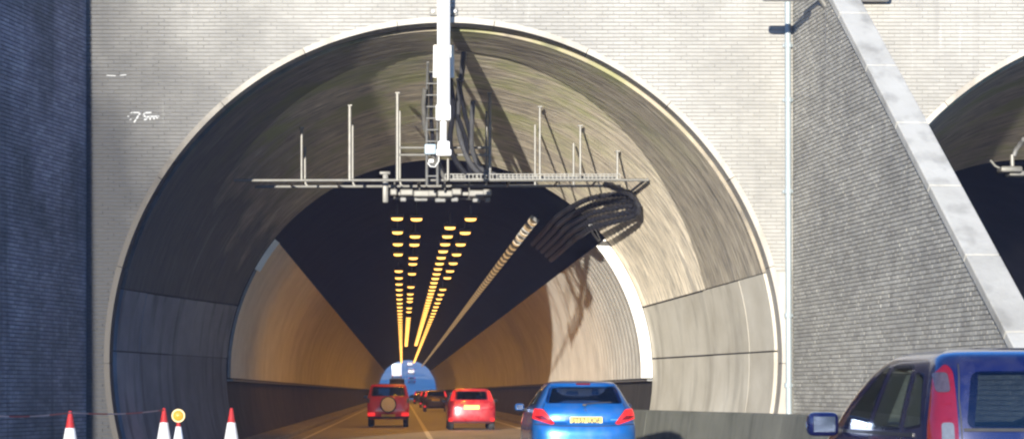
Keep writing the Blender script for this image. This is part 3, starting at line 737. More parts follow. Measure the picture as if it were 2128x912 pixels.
# ladder tray going up behind the pole
ld = thing('cable_ladder', 'narrow grey cable ladder hanging from the vault left of the white pole', 'cable ladder', P(897, 380, 44.0), worldparts=True)
for px in (887, 909): MB().tube([P(px+2, 130, 42.6), P(px, 200, 43.4), P(px, 385, 44.2)], .03, 6).build('side_rail', M['galv_dark'], ld, smooth=40)
for i in range(10): MB().tube([P(886, 150+i*24, 42.85+i*.14), P(911, 150+i*24, 42.85+i*.14)], .016, 6).build('rung', M['galv_dark'], ld)
MB().tube([P(883, 185, 43.1), P(880, 215, 43.3), P(882, 262, 43.7), P(892, 300, 44.0), P(905, 340, 44.2), P(925, 372, 44.4)], .05, 10).build('conduit', M['galv'], ld, smooth=60)
MB().tube([P(896, 150, 43.0), P(896, 250, 43.7), P(902, 320, 44.1), P(925, 365, 44.4)], .045, 10).build('power_cable', M['cable'], ld, smooth=60)
for i, (pts, r, m) in enumerate((
        ([(964, 104, 42.2), (960, 150, 42.8), (952, 210, 43.4), (955, 280, 43.9), (975, 335, 44.2), (1000, 366, 44.5)], .06, 'cable_grey'),
        ([(952, 165, 42.9), (962, 215, 43.4), (974, 270, 43.8), (985, 320, 44.2), (1010, 362, 44.5)], .05, 'cable'),
        ([(983, 210, 43.4), (980, 270, 43.8), (982, 315, 44.1), (1000, 350, 44.4), (1030, 364, 44.5)], .055, 'cable_grey'),
        ([(935, 165, 42.9), (942, 225, 43.4), (935, 290, 43.9), (945, 330, 44.2), (970, 364, 44.4)], .06, 'cable'),
        ([(950, 240, 43.5), (968, 290, 43.9), (972, 330, 44.2), (980, 364, 44.5)], .05, 'cable'))):
    lab = ['thick grey duct bending down right of the white pole', 'dark cable slanting down to the tray right of the pole', 'short grey duct curving onto the cable tray', 'black cable sagging close behind the white pole', 'thin black cable between the two grey ducts'][i]
    pp = [P(*q) for q in pts]; sm = []
    for a in range(len(pp)-1):
        p0, p1, p2, p3 = pp[max(a-1, 0)], pp[a], pp[a+1], pp[min(a+2, len(pp)-1)]
        for k in range(6):
            t = k/6; sm.append(.5*((2*p1)+(p2-p0)*t+(2*p0-5*p1+4*p2-p3)*t*t+(3*p1-p0-3*p2+p3)*t**3))
    sm.append(pp[-1]); tag(MB().tube(sm, r, 10).build('service_duct', M[m], smooth=60), lab, 'duct')
# ribbed black hoses folding off the end of the gantry and running into the bore
def catmull(pp, n=8):
    sm = []
    for a in range(len(pp)-1):
        p0, p1, p2, p3 = pp[max(a-1, 0)], pp[a], pp[a+1], pp[min(a+2, len(pp)-1)]
        for k in range(n):
            t = k/n; sm.append(.5*((2*p1)+(p2-p0)*t+(2*p0-5*p1+4*p2-p3)*t*t+(3*p1-p0-3*p2+p3)*t**3))
    return sm+[pp[-1]]
def resample(pts, step):
    out = [pts[0]]; acc = 0.0
    for a, b in zip(pts[:-1], pts[1:]):
        L = (b-a).length; t = step-acc
        while t <= L: out.append(a+(b-a)*(t/L)); t += step
        acc = L-(t-step)
    return out
names5 = ['topmost', 'second', 'middle', 'fourth', 'lowest']
for k in range(5):
    e = k*1.0
    a = P(1255+3*k, 383, 45.4+.08*k); b = P(1300+5*k, 398+4*k, 45.6+.06*k); c = P(1318+1.5*k, 408+9*k, 46.0); d = P(1292, 403+13.5*k, 46.6)
    f = P(1232, 411+15.5*k, 47.8); g = P(1192+4*k, 428+15*k, 49.2)
    a0 = math.radians(53-2.1*k); rr = RB-.26
    tail = [Vector(bp(a0, Y, rr)) for Y in (52.0, 55, 58, 61)]
    path = resample(catmull([a, b, c, d, f, g]+tail, 12), .05)
    n = len(path); mb = MB(); mb.tube(path, (lambda n: (lambda u: .060+.012*math.sin(u*(n-1)*PI*.5)))(n), 9)
    tag(mb.build('ribbed_hose', M['cable'], smooth=70), '%s of the black ribbed hoses folding from the gantry into the bore' % names5[k], 'hose')
MB_t = MB().tube([P(1225, 468, 48.0), P(1232, 485, 49.0), P(1244, 500, 49.8)], .03, 6).tube([P(1230, 466, 48.0), P(1240, 482, 49.0), P(1247, 499, 49.8)], .02, 6)
tag(MB_t.build('earth_cable', M['cable_grey'], smooth=60), 'short grey cable pair dropping from the hoses to the white trim', 'cable')

# ------------------------------------------------------------------ drainpipe and wall lights
dp = thing('drainpipe', 'pale blue-grey drainpipe down the brick beside the right wing wall', 'pipe', P(1633, 860, Y1-.06), worldparts=True)
MB().tube([(7.70, Y1-.085, TOP-.1), (7.73, Y1-.085, .6)], .062, 14).build('pipe_run', M['pipe'], dp, smooth=40)
for py in (95, 208, 398, 655, 800):
    c = P(1633, py, Y1-.085); c.x = 7.715; MB().lathe([(.075, -.05), (.08, -.03), (.08, .03), (.075, .05)], 14, Matrix.Translation(c)).box(c+Vector((0, .05, 0)), (.20, .05, .05)).build('pipe_collar', M['pipe'], dp, smooth=40)
wlamp = thing('wall_light', 'twin-headed white floodlight on the wing wall, cropped by the top edge', 'lamp', P(1692, 0, 38.4), worldparts=True)
c1 = P(1632, -7, 38.2); c2 = P(1818, -6, 40.27); base = Vector((8.10, 38.3, 8.55))
MB().rbox(c1, (.86, .30, .16), .05).build('lamp_head', M['white_metal'], wlamp, smooth=40)
MB().rbox(c2, (.62, .30, .16), .05).build('lamp_head', M['white_metal'], wlamp, smooth=40)
MB().tube([base+Vector((-.02, 0, .0)), base+Vector((-.22, 0, .28)), c1+Vector((.3, 0, .1))], .05, 8).build('bracket_arm', M['galv'], wlamp, smooth=40)
MB().tube([base+Vector((-.02, 0, .0)), base+Vector((.1, 0, .55)), c2+Vector((-.2, 0, .1))], .05, 8).build('bracket_arm', M['galv'], wlamp, smooth=40)
MB().rbox(base, (.1, .24, .3), .02).build('wall_plate', M['galv'], wlamp)
MB().tube([base+Vector((-.09, -.1, 0)), base+Vector((-.1, -.1, -.5)), base+Vector((-.07, -.1, -1.3))], .012, 6).build('lamp_cable', M['cable_grey'], wlamp)
sl = thing('bracket_lamp', 'small bracketed lamp cluster inside the second tunnel mouth', 'lamp', P(2100, 355, 46), worldparts=True)
MB().rbox(P(2098, 353, 46), (.5, .4, .14), .05).rbox(P(2120, 362, 46.2), (.6, .4, .12), .04).build('lamp_head', M['galv'], sl, smooth=40)
MB().tube([P(2058, 333, 46), P(2068, 345, 46), P(2082, 352, 46), P(2095, 352, 46)], .03, 8).build('cable_arm', M['galv'], sl, smooth=60)
MB().tube([P(2103, 322, 46), P(2104, 350, 46)], .05, 8).build('drop_post', M['galv'], sl, smooth=40)
MB().tube([P(2128, 290, 45.6), P(2112, 310, 46), P(2106, 325, 46)], .06, 8).build('conduit', M['galv_dark'], sl, smooth=60)

# ------------------------------------------------------------------ cones, warning lamp, tape
def cone_parts(h, tip=.30):
    k = h/1.0
    body = MB().lathe([(.205*k, .05), (.19*k, .10), (.032*k, h-.01), (.025*k, h)], 24)
    s0, s1 = .34*k, h-tip*k
    R = lambda z: lerp(.19*k, .032*k, (z-.10)/(h-.11))+.004
    sleeve = MB().lathe([(R(s0), s0), (R(s1), s1)], 24)
    base = MB().rbox((0, 0, .028), (.46*k, .46*k, .056), .02)
    return body, sleeve, base
def make_cone(loc, h, label, tip=.30):
    t = thing('traffic_cone', label, 'traffic cone', loc, 'red and white traffic cones on the left')
    b, s, f = cone_parts(h, tip); b.build('cone_body', M['cone_red'], t, smooth=40); s.build('reflective_sleeve', M['cone_white'], t, smooth=40); f.build('base', M['rubber'], t)
    return t
def ground(px, Y): return ((px-VPX)*Y/FPX, Y, 0.0)
make_cone(ground(146, 35.5), 1.0, 'red and white traffic cone nearest the left edge')
make_cone(ground(341, 42.0), 1.0, 'red and white traffic cone just left of the amber warning lamp')
make_cone(ground(371, 30.0), .88, 'traffic cone carrying the round amber warning lamp', .07)
make_cone(ground(481, 42.0), 1.0, 'red and white traffic cone right of the warning lamp, standing alone')
wp = P(371, 863, 30.0)
wlp = thing('warning_lamp', 'round amber road warning lamp on top of a traffic cone', 'lamp', (wp.x, 30.0, .87))
zc = wp.z-.87; RX = Matrix.Rotation(PI/2, 4, 'X')
MB().lathe([(.098, -.035), (.104, -.02), (.104, .02), (.098, .035)], 28, Matrix.Translation((0, 0, zc)) @ RX).build('rim', simple('lamp_rim_yellow', (.42, .28, .08), .4, var=.1), wlp, smooth=40)
MB().lathe([(.082, .03), (.075, .045), (.05, .06), (.0, .066)], 28, Matrix.Translation((0, 0, zc)) @ RX).build('lens', M['amber'], wlp, smooth=50)
MB().lathe([(.02, 0), (.02, .03)], 10).build('spigot', M['cone_red'], wlp)
mb = MB(); a = P(-60, 860, 31.0); b = P(146, 857, 35.4); c = P(341, 851, 41.9)
tp = [a+(b-a)*(i/10) for i in range(10)]+[b+(c-b)*(i/14) for i in range(15)]
vs = []
for i, p in enumerate(tp):
    u = (i-10)/14 if i >= 10 else i/10; sag = -.05*math.sin(PI*u); tw = .02*math.sin(i*.9)
    vs += [(p.x, p.y+tw, p.z+.013+sag), (p.x, p.y-tw, p.z-.013+sag), (p.x, p.y+tw+.002, p.z+.013+sag), (p.x, p.y-tw+.002, p.z-.013+sag)]
fs = [];
for i in range(len(tp)-1): q = i*4; fs += [(q, q+1, q+5, q+4), (q+2, q+6, q+7, q+3)]
tag(mb.add(vs, fs).build('barrier_tape', M['tape']), 'thin red and white tape strung between the left cones', 'tape')

# ------------------------------------------------------------------ vehicles
def pchip(xs, ys):
    xs = np.array(xs, float); ys = np.array(ys, float); h = np.diff(xs); d = np.diff(ys)/h; m = np.zeros(len(xs))
    m[0], m[-1] = d[0], d[-1]
    for i in range(1, len(xs)-1):
        if d[i-1]*d[i] > 0: w1 = 2*h[i]+h[i-1]; w2 = h[i]+2*h[i-1]; m[i] = (w1+w2)/(w1/d[i-1]+w2/d[i])
    def f(x):
        x = min(max(x, xs[0]), xs[-1]); i = min(len(xs)-2, max(0, int(np.searchsorted(xs, x))-1)); t = (x-xs[i])/h[i]
        return float((1+2*t)*(1-t)**2*ys[i]+t*(1-t)**2*h[i]*m[i]+t*t*(3-2*t)*ys[i+1]+t*t*(t-1)*h[i]*m[i+1])
    return f
def round_poly(pts, r, seg=4):
    out = []; n = len(pts)
    for i in range(n):
        p0, p1, p2 = (Vector(pts[(i+k-1) % n]) for k in range(3)); a = p0-p1; b = p2-p1
        q = min(r, a.length*.45, b.length*.45); A = p1+a.normalized()*q; B = p1+b.normalized()*q
        for k in range(seg+1): t = k/seg; out.append(tuple((1-t)**2*A+2*t*(1-t)*p1+t*t*B))
    return out
class CarShape:
    def __init__(s, rows, cr=.42, cf=.7, p=3.4):
        s.rows = rows; z = [r[0] for r in rows]; s.cr, s.cf, s.p = cr, cf, p
        s.yr, s.yf, s.w = (pchip(z, [r[k] for r in rows]) for k in (1, 2, 3))
    def rear_y(s, x, z):
        u = min(.9999, abs(x)/s.w(z)); return s.yr(z)+s.cr*(1-(1-u**s.p)**(1/s.p))
    def front_y(s, x, z):
        u = min(.9999, abs(x)/s.w(z)); return s.yf(z)-s.cf*(1-(1-u**s.p)**(1/s.p))
    def side_x(s, y, z):
        t = (y-s.yr(z))/s.cr
        if t < 1: t = max(0.0, t); return s.w(z)*max(0.0, 1-(1-t)**s.p)**(1/s.p)
        t = (s.yf(z)-y)/s.cf
        if t < 1: t = max(0.0, t); return s.w(z)*max(0.0, 1-(1-t)**s.p)**(1/s.p)
        return s.w(z)
    def shell(s, sub=4):
        zs = []
        for a, b in zip(s.rows[:-1], s.rows[1:]): zs += [lerp(a[0], b[0], k/sub) for k in range(sub)]
        zs.append(s.rows[-1][0]); mb = MB(); N = None; vs = []
        for z in zs:
            yr, yf, w = s.yr(z), s.yf(z), s.w(z); ring = []; q = 2/s.p
            for i in range(25):
                ph = lerp(-PI/2, PI/2, i/24); sn, cs = math.sin(ph), max(0, math.cos(ph))
                ring.append((w*math.copysign(abs(sn)**q, sn), yr+s.cr*(1-cs**q), z))
            for i in range(1, 12): ring.append((w, lerp(yr+s.cr, yf-s.cf, i/12), z))
            for i in range(25):
                ph = lerp(PI/2, -PI/2, i/24); sn, cs = math.sin(ph), max(0, math.cos(ph))
                ring.append((w*math.copysign(abs(sn)**q, sn), yf-s.cf*(1-cs**q), z))
            for i in range(1, 12): ring.append((-w, lerp(yf-s.cf, yr+s.cr, i/12), z))
            N = len(ring); vs += ring
        n = len(zs); fs = [(i*N+k, i*N+(k+1) % N, (i+1)*N+(k+1) % N, (i+1)*N+k) for i in range(n-1) for k in range(N)]
        fs += [tuple(range(N-1, -1, -1)), tuple((n-1)*N+k for k in range(N))]
        return mb.add(vs, fs)
def patch(poly, mapf, step=.06, thick=.012):
    """a flat outline laid on a body surface: mapf(a, b, d) with d the lift off the surface"""
    bm = bmesh.new(); f = bm.faces.new([bm.verts.new((a, b, 0)) for a, b in poly])
    A = [p[0] for p in poly]; B = [p[1] for p in poly]
    for ax, lo, hi in ((0, min(A), max(A)), (1, min(B), max(B))):
        k = math.floor(lo/step)+1
        while k*step < hi-1e-6:
            n = Vector((1, 0, 0)) if ax == 0 else Vector((0, 1, 0))
            bmesh.ops.bisect_plane(bm, geom=list(bm.verts)+list(bm.edges)+list(bm.faces), plane_co=n*(k*step), plane_no=n, dist=1e-6); k += 1
    bm.verts.ensure_lookup_table(); bm.verts.index_update(); n = len(bm.verts)
    vs = [mapf(v.co.x, v.co.y, 0.0) for v in bm.verts]+[mapf(v.co.x, v.co.y, -thick) for v in bm.verts]
    fs = []
    for f in bm.faces: ids = [v.index for v in f.verts]; fs.append(ids); fs.append([i+n for i in reversed(ids)])
    for e in bm.edges:
        if len(e.link_faces) == 1: a, b = e.verts[0].index, e.verts[1].index; fs.append([a, b, b+n, a+n])
    bm.free(); mb = MB(); mb.add(vs, fs); return mb
def rear_map(S, off):
    def f(a, b, d):
        lim = S.w(b)*.992; a = max(-lim, min(lim, a)); e = .004; g = (S.rear_y(a+e, b)-S.rear_y(a-e, b))/(2*e); g = max(-4.0, min(4.0, g)); L = math.sqrt(1+g*g); k = off+d
        return (a+g/L*k, S.rear_y(a, b)-k/L, b)
    return f
def front_map(S, off): return lambda a, b, d: (a, S.front_y(a, b)+off+d, b)
def side_map(S, sd, off): return lambda a, b, d: (sd*(S.side_x(a, b)+off+d), a, b)
def mir(poly): return [(-a, b) for a, b in poly]
def cut_mesh(shell, cutters, name, mats):
    me = shell.mesh(name, mats); o = link(name, me); tmp = []
    for c in cutters:
        co = link('cutter', c.mesh('cutter', M['interior'])); tmp.append(co)
        m = o.modifiers.new('b', 'BOOLEAN'); m.operation = 'DIFFERENCE'; m.object = co; m.solver = 'EXACT'
        try: m.material_mode = 'TRANSFER'
        except Exception: pass
    bpy.context.view_layer.update()
    dg = bpy.context.evaluated_depsgraph_get(); new = bpy.data.meshes.new_from_object(o.evaluated_get(dg))
    for t in tmp+[o]: bpy.data.objects.remove(t)
    new.name = name; shade(new, 32); return new
def wheel(parent, x, y, r, w=.2):
    sd = 1 if x > 0 else -1; Mx = Matrix.Translation((x, y, r)) @ Matrix.Rotation(PI/2, 4, 'Y')
    h = w/2
    t = MB().lathe([(r*.62, -h), (r*.93, -h), (r, -h*.7), (r, h*.7), (r*.93, h), (r*.62, h)], 28, Mx).build('wheel', M['rubber'], parent, smooth=40)
    MB().lathe([(r*.62, h*.9*sd), (r*.5, h*.55*sd), (.05, h*.75*sd), (.0, h*.8*sd)], 28, Mx).build('rim', M['galv_dark'], t, smooth=40)
def yprism(poly, y0, y1): return MB().prism(poly, -y1, -y0, Matrix.Rotation(PI/2, 4, 'X'))     # outline in x,z
def xprism(poly, x0, x1): return MB().prism(poly, x0, x1, Matrix(((0, 0, 1, 0), (1, 0, 0, 0), (0, 1, 0, 0), (0, 0, 0, 1))))
def shrink(poly, k):
    c = Vector((sum(p[0] for p in poly)/len(poly), sum(p[1] for p in poly)/len(poly)))
    return [tuple(c+(Vector(p)-c)*k) for p in poly]
def text_mesh(txt, size, width):
    cu = bpy.data.curves.new('t', 'FONT'); cu.body = txt; cu.size = size; cu.align_x = 'CENTER'; cu.align_y = 'CENTER'; cu.extrude = .001; cu.offset = .0035; cu.resolution_u = 3
    o = bpy.data.objects.new('t', cu); COL.objects.link(o); bpy.context.view_layer.update()
    me = bpy.data.meshes.new_from_object(o.evaluated_get(bpy.context.evaluated_depsgraph_get())); bpy.data.objects.remove(o)
    k = width/max(.001, max(v.co.x for v in me.vertices)-min(v.co.x for v in me.vertices))
    for v in me.vertices: v.co = Vector((v.co.x*k, -v.co.z, v.co.y*1.5))
    me.materials.clear(); me.materials.append(M['plate_ink']); return me
def strip(pts, w):                                            # thin polygon along a polyline (for panel gaps)
    L = []; R_ = []
    for i, p in enumerate(pts):
        a = Vector(pts[max(0, i-1)]); b = Vector(pts[min(len(pts)-1, i+1)]); d = (b-a).normalized(); n = Vector((-d.y, d.x))*w/2
        L.append(tuple(Vector(p)+n)); R_.append(tuple(Vector(p)-n))
    return L+R_[::-1]
def seat(parent, x, y, lean=.18):
    t = MB().rbox((0, 0, .50), (.48, .5, .16), .05).rbox((0, -.30, .80), (.46, .13, .58), .05, Matrix.Rotation(lean, 3, 'X')).rbox((0, -.40, 1.17), (.26, .09, .17), .035)
    t.v = [(a+x, b+y, c) for a, b, c in t.v]; return t.build('seat', M['seat'], parent, smooth=40)

def vehicle(name, label, S, pm, loc, rearw, sidew, screen, wheels, wr, group=None, rotz=0.0, glass_m='glass', cutdeep=1.9, cat='car', cabin=None):
    t = thing(name, label, cat, loc, group, rotz)
    cut = [yprism(shrink(rearw, .93), -1, cutdeep)]
    for q in sidew: cut.append(xprism(shrink(q, .90), -1.4, 1.4))
    if cabin: cut.append(yprism([(-cabin[0], .62), (cabin[0], .62), (cabin[0], 1.02), (cabin[1], cabin[4]), (-cabin[1], cabin[4]), (-cabin[0], 1.02)], cabin[2], cabin[3]))
    if screen: cut.append(yprism(shrink(screen, .95), cutdeep-.3, 6))
    for y in wheels:
        for sd in (-1, 1): cut.append(MB().lathe([(wr+.045, .56), (wr+.045, 1.3)] if sd > 0 else [(wr+.045, -1.3), (wr+.045, -.56)], 28, Matrix.Translation((0, y, wr)) @ Matrix.Rotation(PI/2, 4, 'Y')))
    body = link('body', cut_mesh(S.shell(), cut, 'body', [pm]), t)
    patch(round_poly(rearw, .06), rear_map(S, .006), .06, .008).build('rear_window', M[glass_m], t, smooth=30)
    for q in sidew:
        for sd in (-1, 1): patch(round_poly(q, .045), side_map(S, sd, .004), .07, .006).build('side_window', M['glass_green'], t, smooth=30)
    if screen: patch(round_poly(screen, .06), front_map(S, .004), .08, .006).build('windscreen', M['glass_screen'], t, smooth=30)
    for y in wheels:
        for sd in (-1, 1): wheel(t, sd*(S.w(.4)-.12), y, wr)
    return t
def rear_part(t, S, name, poly, mat, off=.012, r=.02, thick=.03, step=.04, label=None, both=False):
    out = []
    for q in ([poly, mir(poly)] if both else [poly]):
        o = patch(round_poly(q, r), rear_map(S, off), step, thick).build(name, mat, t, smooth=35); out.append(o)
        if label: o['label'] = label
    return out
def plate(t, S, x, z, w, h, txt=None, off=.02):
    o = rear_part(t, S, 'number_plate', [(x-w/2, z-h/2), (x+w/2, z-h/2), (x+w/2, z+h/2), (x-w/2, z+h/2)], M['plate'], off, .01, .03, .3)[0]
    if txt:
        me = text_mesh(txt, .08, w*.88); q = link('plate_lettering', me, None); q.parent = o; q.location = (x, S.rear_y(w/2, z)-off-.010, z-.002)
        # keep the plate itself flat behind its letters
        y = S.rear_y(w/2, z)-off-.006
        for v in o.data.vertices: v.co.y = y if v.co.y < S.rear_y(0, z)-off+.02+S.cr*0 and v.index < len(o.data.vertices)//2 else y+.03
def door_mirror(t, x, y, z, mat, sz=(.17, .10, .13)):
    o = MB().rbox((x+math.copysign(sz[0]*.62, x), y, z), sz, .045, seg=3).build('door_mirror', mat, t, smooth=50)
    MB().tube([(x-math.copysign(.05, x), y+.03, z-.06), (x+math.copysign(.06, x), y+.01, z-.03)], .028, 8).build('mirror_stem', M['black_plastic'], o, smooth=50)
    MB().rbox((x+math.copysign(sz[0]*.62, x), y-sz[1]*.5-.002, z), (sz[0]*.72, .008, sz[2]*.68), .003).build('mirror_glass', M['mirror'], o)

# --- blue hatchback
SB = CarShape([(.22, .12, 3.93, .80), (.34, .03, 4.02, .865), (.48, .0, 4.05, .88), (.62, .0, 4.05, .882), (.74, .02, 4.02, .88), (.79, .045, 3.98, .875), (.82, .085, 3.93, .870), (.95, .10, 3.70, .855),
               (1.05, .13, 3.30, .825), (1.12, .18, 3.00, .785), (1.30, .34, 2.62, .690), (1.42, .43, 2.36, .620), (1.475, .46, 2.22, .575), (1.505, .60, 2.05, .50), (1.525, .95, 1.70, .32)])
rw_b = [(-.655, 1.135), (.655, 1.135), (.565, 1.425), (-.565, 1.425)]
sw_b = [[(1.62, 1.09), (2.62, 1.09), (1.98, 1.40), (1.62, 1.42)], [(.80, 1.12), (1.55, 1.09), (1.55, 1.42), (.92, 1.40)]]
bc = vehicle('hatchback_car', 'bright blue hatchback waiting in the right lane before the tunnel', SB, M['blue'], (3.08, 34.0, 0), rw_b, sw_b, [(-.68, 1.06), (.68, 1.06), (.56, 1.40), (-.56, 1.40)], (.72, 3.25), .30, cabin=(.74, .56, .60, 2.30, 1.40))
rear_part(bc, SB, 'tail_lamp', [(-.855, 1.055), (-.70, 1.045), (-.505, .80), (-.56, .785), (-.868, .885)], M['lamp_red'], .016, .03, .04, both=True)
rear_part(bc, SB, 'tail_lamp_lens', [(-.845, .925), (-.70, .94), (-.60, .855), (-.74, .865)], M['lamp_red_off'], .022, .02, .02, both=True)
rear_part(bc, SB, 'brake_light', [(-.12, 1.452), (.12, 1.452), (.12, 1.492), (-.12, 1.492)], M['lamp_red_off'], .03, .01, .05)
rear_part(bc, SB, 'roof_spoiler', [(-.54, 1.435), (.54, 1.435), (.52, 1.485), (-.52, 1.485)], M['blue'], .022, .02, .05)
rear_part(bc, SB, 'plate_recess', [(-.36, .925), (.36, .925), (.30, .775), (-.30, .775)], simple('paint_blue_dark', (.008, .09, .30), .3, var=.1), .004, .02, .02)
plate(bc, SB, .02, .85, .54, .125, 'ST57 UOF', .022)
rear_part(bc, SB, 'lower_bumper', [(-.80, .26), (.80, .26), (.83, .52), (-.83, .52)], M['black_plastic'], .012, .05, .03)
rear_part(bc, SB, 'bumper_gap', strip([(-.84, .79), (-.4, .762), (0, .757), (.4, .762), (.84, .79)], .012), M['gap'], .004, .001, .01)
rear_part(bc, SB, 'tailgate_gap', strip([(-.50, .79), (-.70, 1.06), (-.665, 1.14)], .010), M['gap'], .003, .001, .01, .03, both=True)
rear_part(bc, SB, 'badge', [(-.015, 1.01), (.035, 1.0), (.04, 1.03), (.02, 1.05), (.03, 1.075), (0, 1.085), (-.025, 1.06), (-.005, 1.04)], M['chrome'], .014, .006, .02)
rear_part(bc, SB, 'model_badge', [(.44, .855), (.56, .855), (.56, .875), (.44, .875)], M['chrome'], .01, .004, .012)
MB().tube([(.02, SB.rear_y(0, 1.12)-.03, 1.125), (.22, SB.rear_y(.22, 1.15)-.03, 1.15), (.46, SB.rear_y(.46, 1.16)-.03, 1.16)], .011, 6).rbox((.0, SB.rear_y(0, 1.11)-.02, 1.115), (.07, .05, .04), .012).build('rear_wiper', M['black_plastic'], bc)
for sd in (-1, 1):
    door_mirror(bc, sd*.86, 2.45, 1.06, M['blue'])
    patch(strip([(.75, .45), (.78, 1.0)], .012), side_map(SB, sd, .002), .08, .006).build('door_gap', M['gap'], bc)
    patch(strip([(1.6, .35), (1.58, 1.05)], .012), side_map(SB, sd, .002), .08, .006).build('door_gap', M['gap'], bc)
seat(bc, -.36, 2.15); seat(bc, .36, 2.15)
MB().rbox((0, 1.0, .72), (1.15, .2, .62), .06).rbox((-.38, 1.0, 1.08), (.24, .08, .12), .03).rbox((.38, 1.0, 1.08), (.24, .08, .12), .03).build('rear_seat', M['seat'], bc, smooth=40)
MB().rbox((0, 2.62, 1.32), (.22, .04, .06), .015).build('cabin_mirror', M['black_plastic'], bc)
# driver
def person(label, x, y, z, holder):
    me = bpy.data.meshes.new('person')
    pts = [(0, 0, 0, .15, .11), (0, .0, .22, .16, .11), (0, -.02, .42, .19, .11), (0, -.01, .50, .09, .08), (0, .0, .57, .055, .055), (0, .01, .63, .070, .082), (0, .012, .72, .078, .095), (0, .005, .80, .06, .075),
           (-.17, -.02, .44, .07, .07), (-.23, .08, .22, .05, .05), (-.16, .33, .22, .036, .036), (.17, -.02, .44, .07, .07), (.23, .08, .22, .05, .05), (.16, .33, .22, .036, .036),
           (-.10, .20, -.02, .085, .085), (-.11, .46, .04, .065, .065), (.10, .20, -.02, .085, .085), (.11, .46, .04, .065, .065)]
    ed = [(0, 1), (1, 2), (2, 3), (3, 4), (4, 5), (5, 6), (6, 7), (2, 8), (8, 9), (9, 10), (2, 11), (11, 12), (12, 13), (0, 14), (14, 15), (0, 16), (16, 17)]
    me.from_pydata([p[:3] for p in pts], ed, []); o = link('person', me); o.modifiers.new('s', 'SKIN'); sv = me.skin_vertices[0].data
    for i, p in enumerate(pts): sv[i].radius = (p[3], p[4]); sv[i].use_root = (i == 0)
    o.modifiers.new('d', 'SUBSURF').levels = 2; bpy.context.view_layer.update()
    new = bpy.data.meshes.new_from_object(o.evaluated_get(bpy.context.evaluated_depsgraph_get())); bpy.data.objects.remove(o)
    for m in (M['cloth'], M['skin'], M['hair']): new.materials.append(m)
    for f in new.polygons:
        c = f.center; f.material_index = 2 if (c.z > .70 and (c.y < .04 or c.z > .80)) else (1 if c.z > .53 else 0); f.use_smooth = True
    o = link('person', new); o.location = (x, y, z); tag(o, label, 'person'); return o
person('person in dark top driving the blue hatchback, seen through its rear window', 3.08+.36, 34.0+2.02, .60, bc)

# --- royal blue tall hatchback, near right
SP = CarShape([(.22, .10, 3.8, .78), (.36, .02, 3.9, .84), (.55, .0, 3.92, .855), (.75, .01, 3.88, .857), (.95, .03, 3.55, .855), (1.08, .05, 3.20, .850), (1.25, .09, 2.85, .825), (1.40, .14, 2.45, .795), (1.49, .19, 2.15, .770), (1.545, .25, 1.95, .735), (1.585, .42, 1.75, .65), (1.605, .70, 1.45, .42)], cr=.30, cf=.75, p=4.2)
rw_p = [(-.655, 1.115), (.655, 1.115), (.60, 1.455), (-.60, 1.455)]
sw_p = [[(1.80, 1.085), (2.52, 1.085), (2.35, 1.19), (1.60, 1.495), (1.47, 1.50)], [(.92, 1.085), (1.68, 1.085), (1.36, 1.505), (.84, 1.50)], [(.40, 1.12), (.80, 1.09), (.74, 1.46), (.55, 1.44)]]
pc = vehicle('hatchback_car', 'royal blue tall hatchback cut off at the bottom right corner', SP, M['purple'], (4.0, 11.9, 0), rw_p, sw_p, [(-.70, 1.10), (.70, 1.10), (.64, 1.46), (-.64, 1.46)], (.65, 3.15), .30, glass_m='glass_dark', cutdeep=1.6, cabin=(.78, .68, .45, 2.20, 1.48))
for sd in (-1, 1):
    tl = [(-.853, .92), (-.70, .92), (-.695, 1.46), (-.72, 1.505), (-.80, 1.42), (-.845, 1.15)]; tl = tl if sd < 0 else mir(tl)
    rear_part(pc, SP, 'tail_lamp', tl, M['lamp_red_off'], .014, .03, .05, .012)
    for (za, zb, m) in ((1.33, 1.45, 'lamp_smoke'), (1.26, 1.32, 'lamp_red_off'), (1.17, 1.25, 'lamp_red_off'), (1.02, 1.15, 'lamp_clear')):
        q = [(-.785, za), (-.72, za), (-.72, zb), (-.78, zb)]; rear_part(pc, SP, 'lamp_segment', q if sd < 0 else mir(q), M[m], .020, .02, .02, .012)
    door_mirror(pc, sd*.845, 2.62, 1.10, M['purple'], (.22, .14, .17))
    for ln in ([(.86, .5), (.86, 1.06)], [(1.74, .35), (1.74, 1.06)]):
        patch(strip(ln, .010), side_map(SP, sd, .002), .08, .006).build('door_gap', M['gap'], pc)
    patch([(.55, 1.055), (2.5, 1.045), (2.5, 1.07), (.55, 1.078)], side_map(SP, sd, .008), .1, .01).build('waist_trim', M['black_plastic'], pc)
    MB().rbox((sd*.85, 1.05, .98), (.03, .17, .03), .01).build('door_handle', M['purple'], pc)
rear_part(pc, SP, 'tailgate_gap', strip([(-.68, .75), (-.682, 1.30), (-.66, 1.50)], .008), M['gap'], .003, .001, .01, both=True)
rear_part(pc, SP, 'window_seal', [(-.67, 1.098), (.67, 1.098), (.67, 1.116), (-.67, 1.116)], M['gap'], .012, .004, .016)
plate(pc, SP, 0, .80, .52, .115, None, .02)
rear_part(pc, SP, 'lower_bumper', [(-.82, .24), (.82, .24), (.84, .50), (-.84, .50)], M['black_plastic'], .012, .05, .03)
MB().tube([(.0, SP.rear_y(0, 1.12)-.03, 1.12), (.45, SP.rear_y(.45, 1.14)-.03, 1.14)], .012, 6).build('rear_wiper', M['black_plastic'], pc)
seat(pc, -.36, 1.85); seat(pc, .36, 1.85)
MB().rbox((0, .75, .75), (1.2, .2, .66), .06).build('rear_seat', M['seat'], pc, smooth=40)
MB().lathe([(.17, -.012), (.185, 0), (.17, .012)], 24, Matrix.Translation((.36, 2.25, .98)) @ Matrix.Rotation(-PI/2+.35, 4, 'X')).build('steering_wheel', M['black_plastic'], pc)

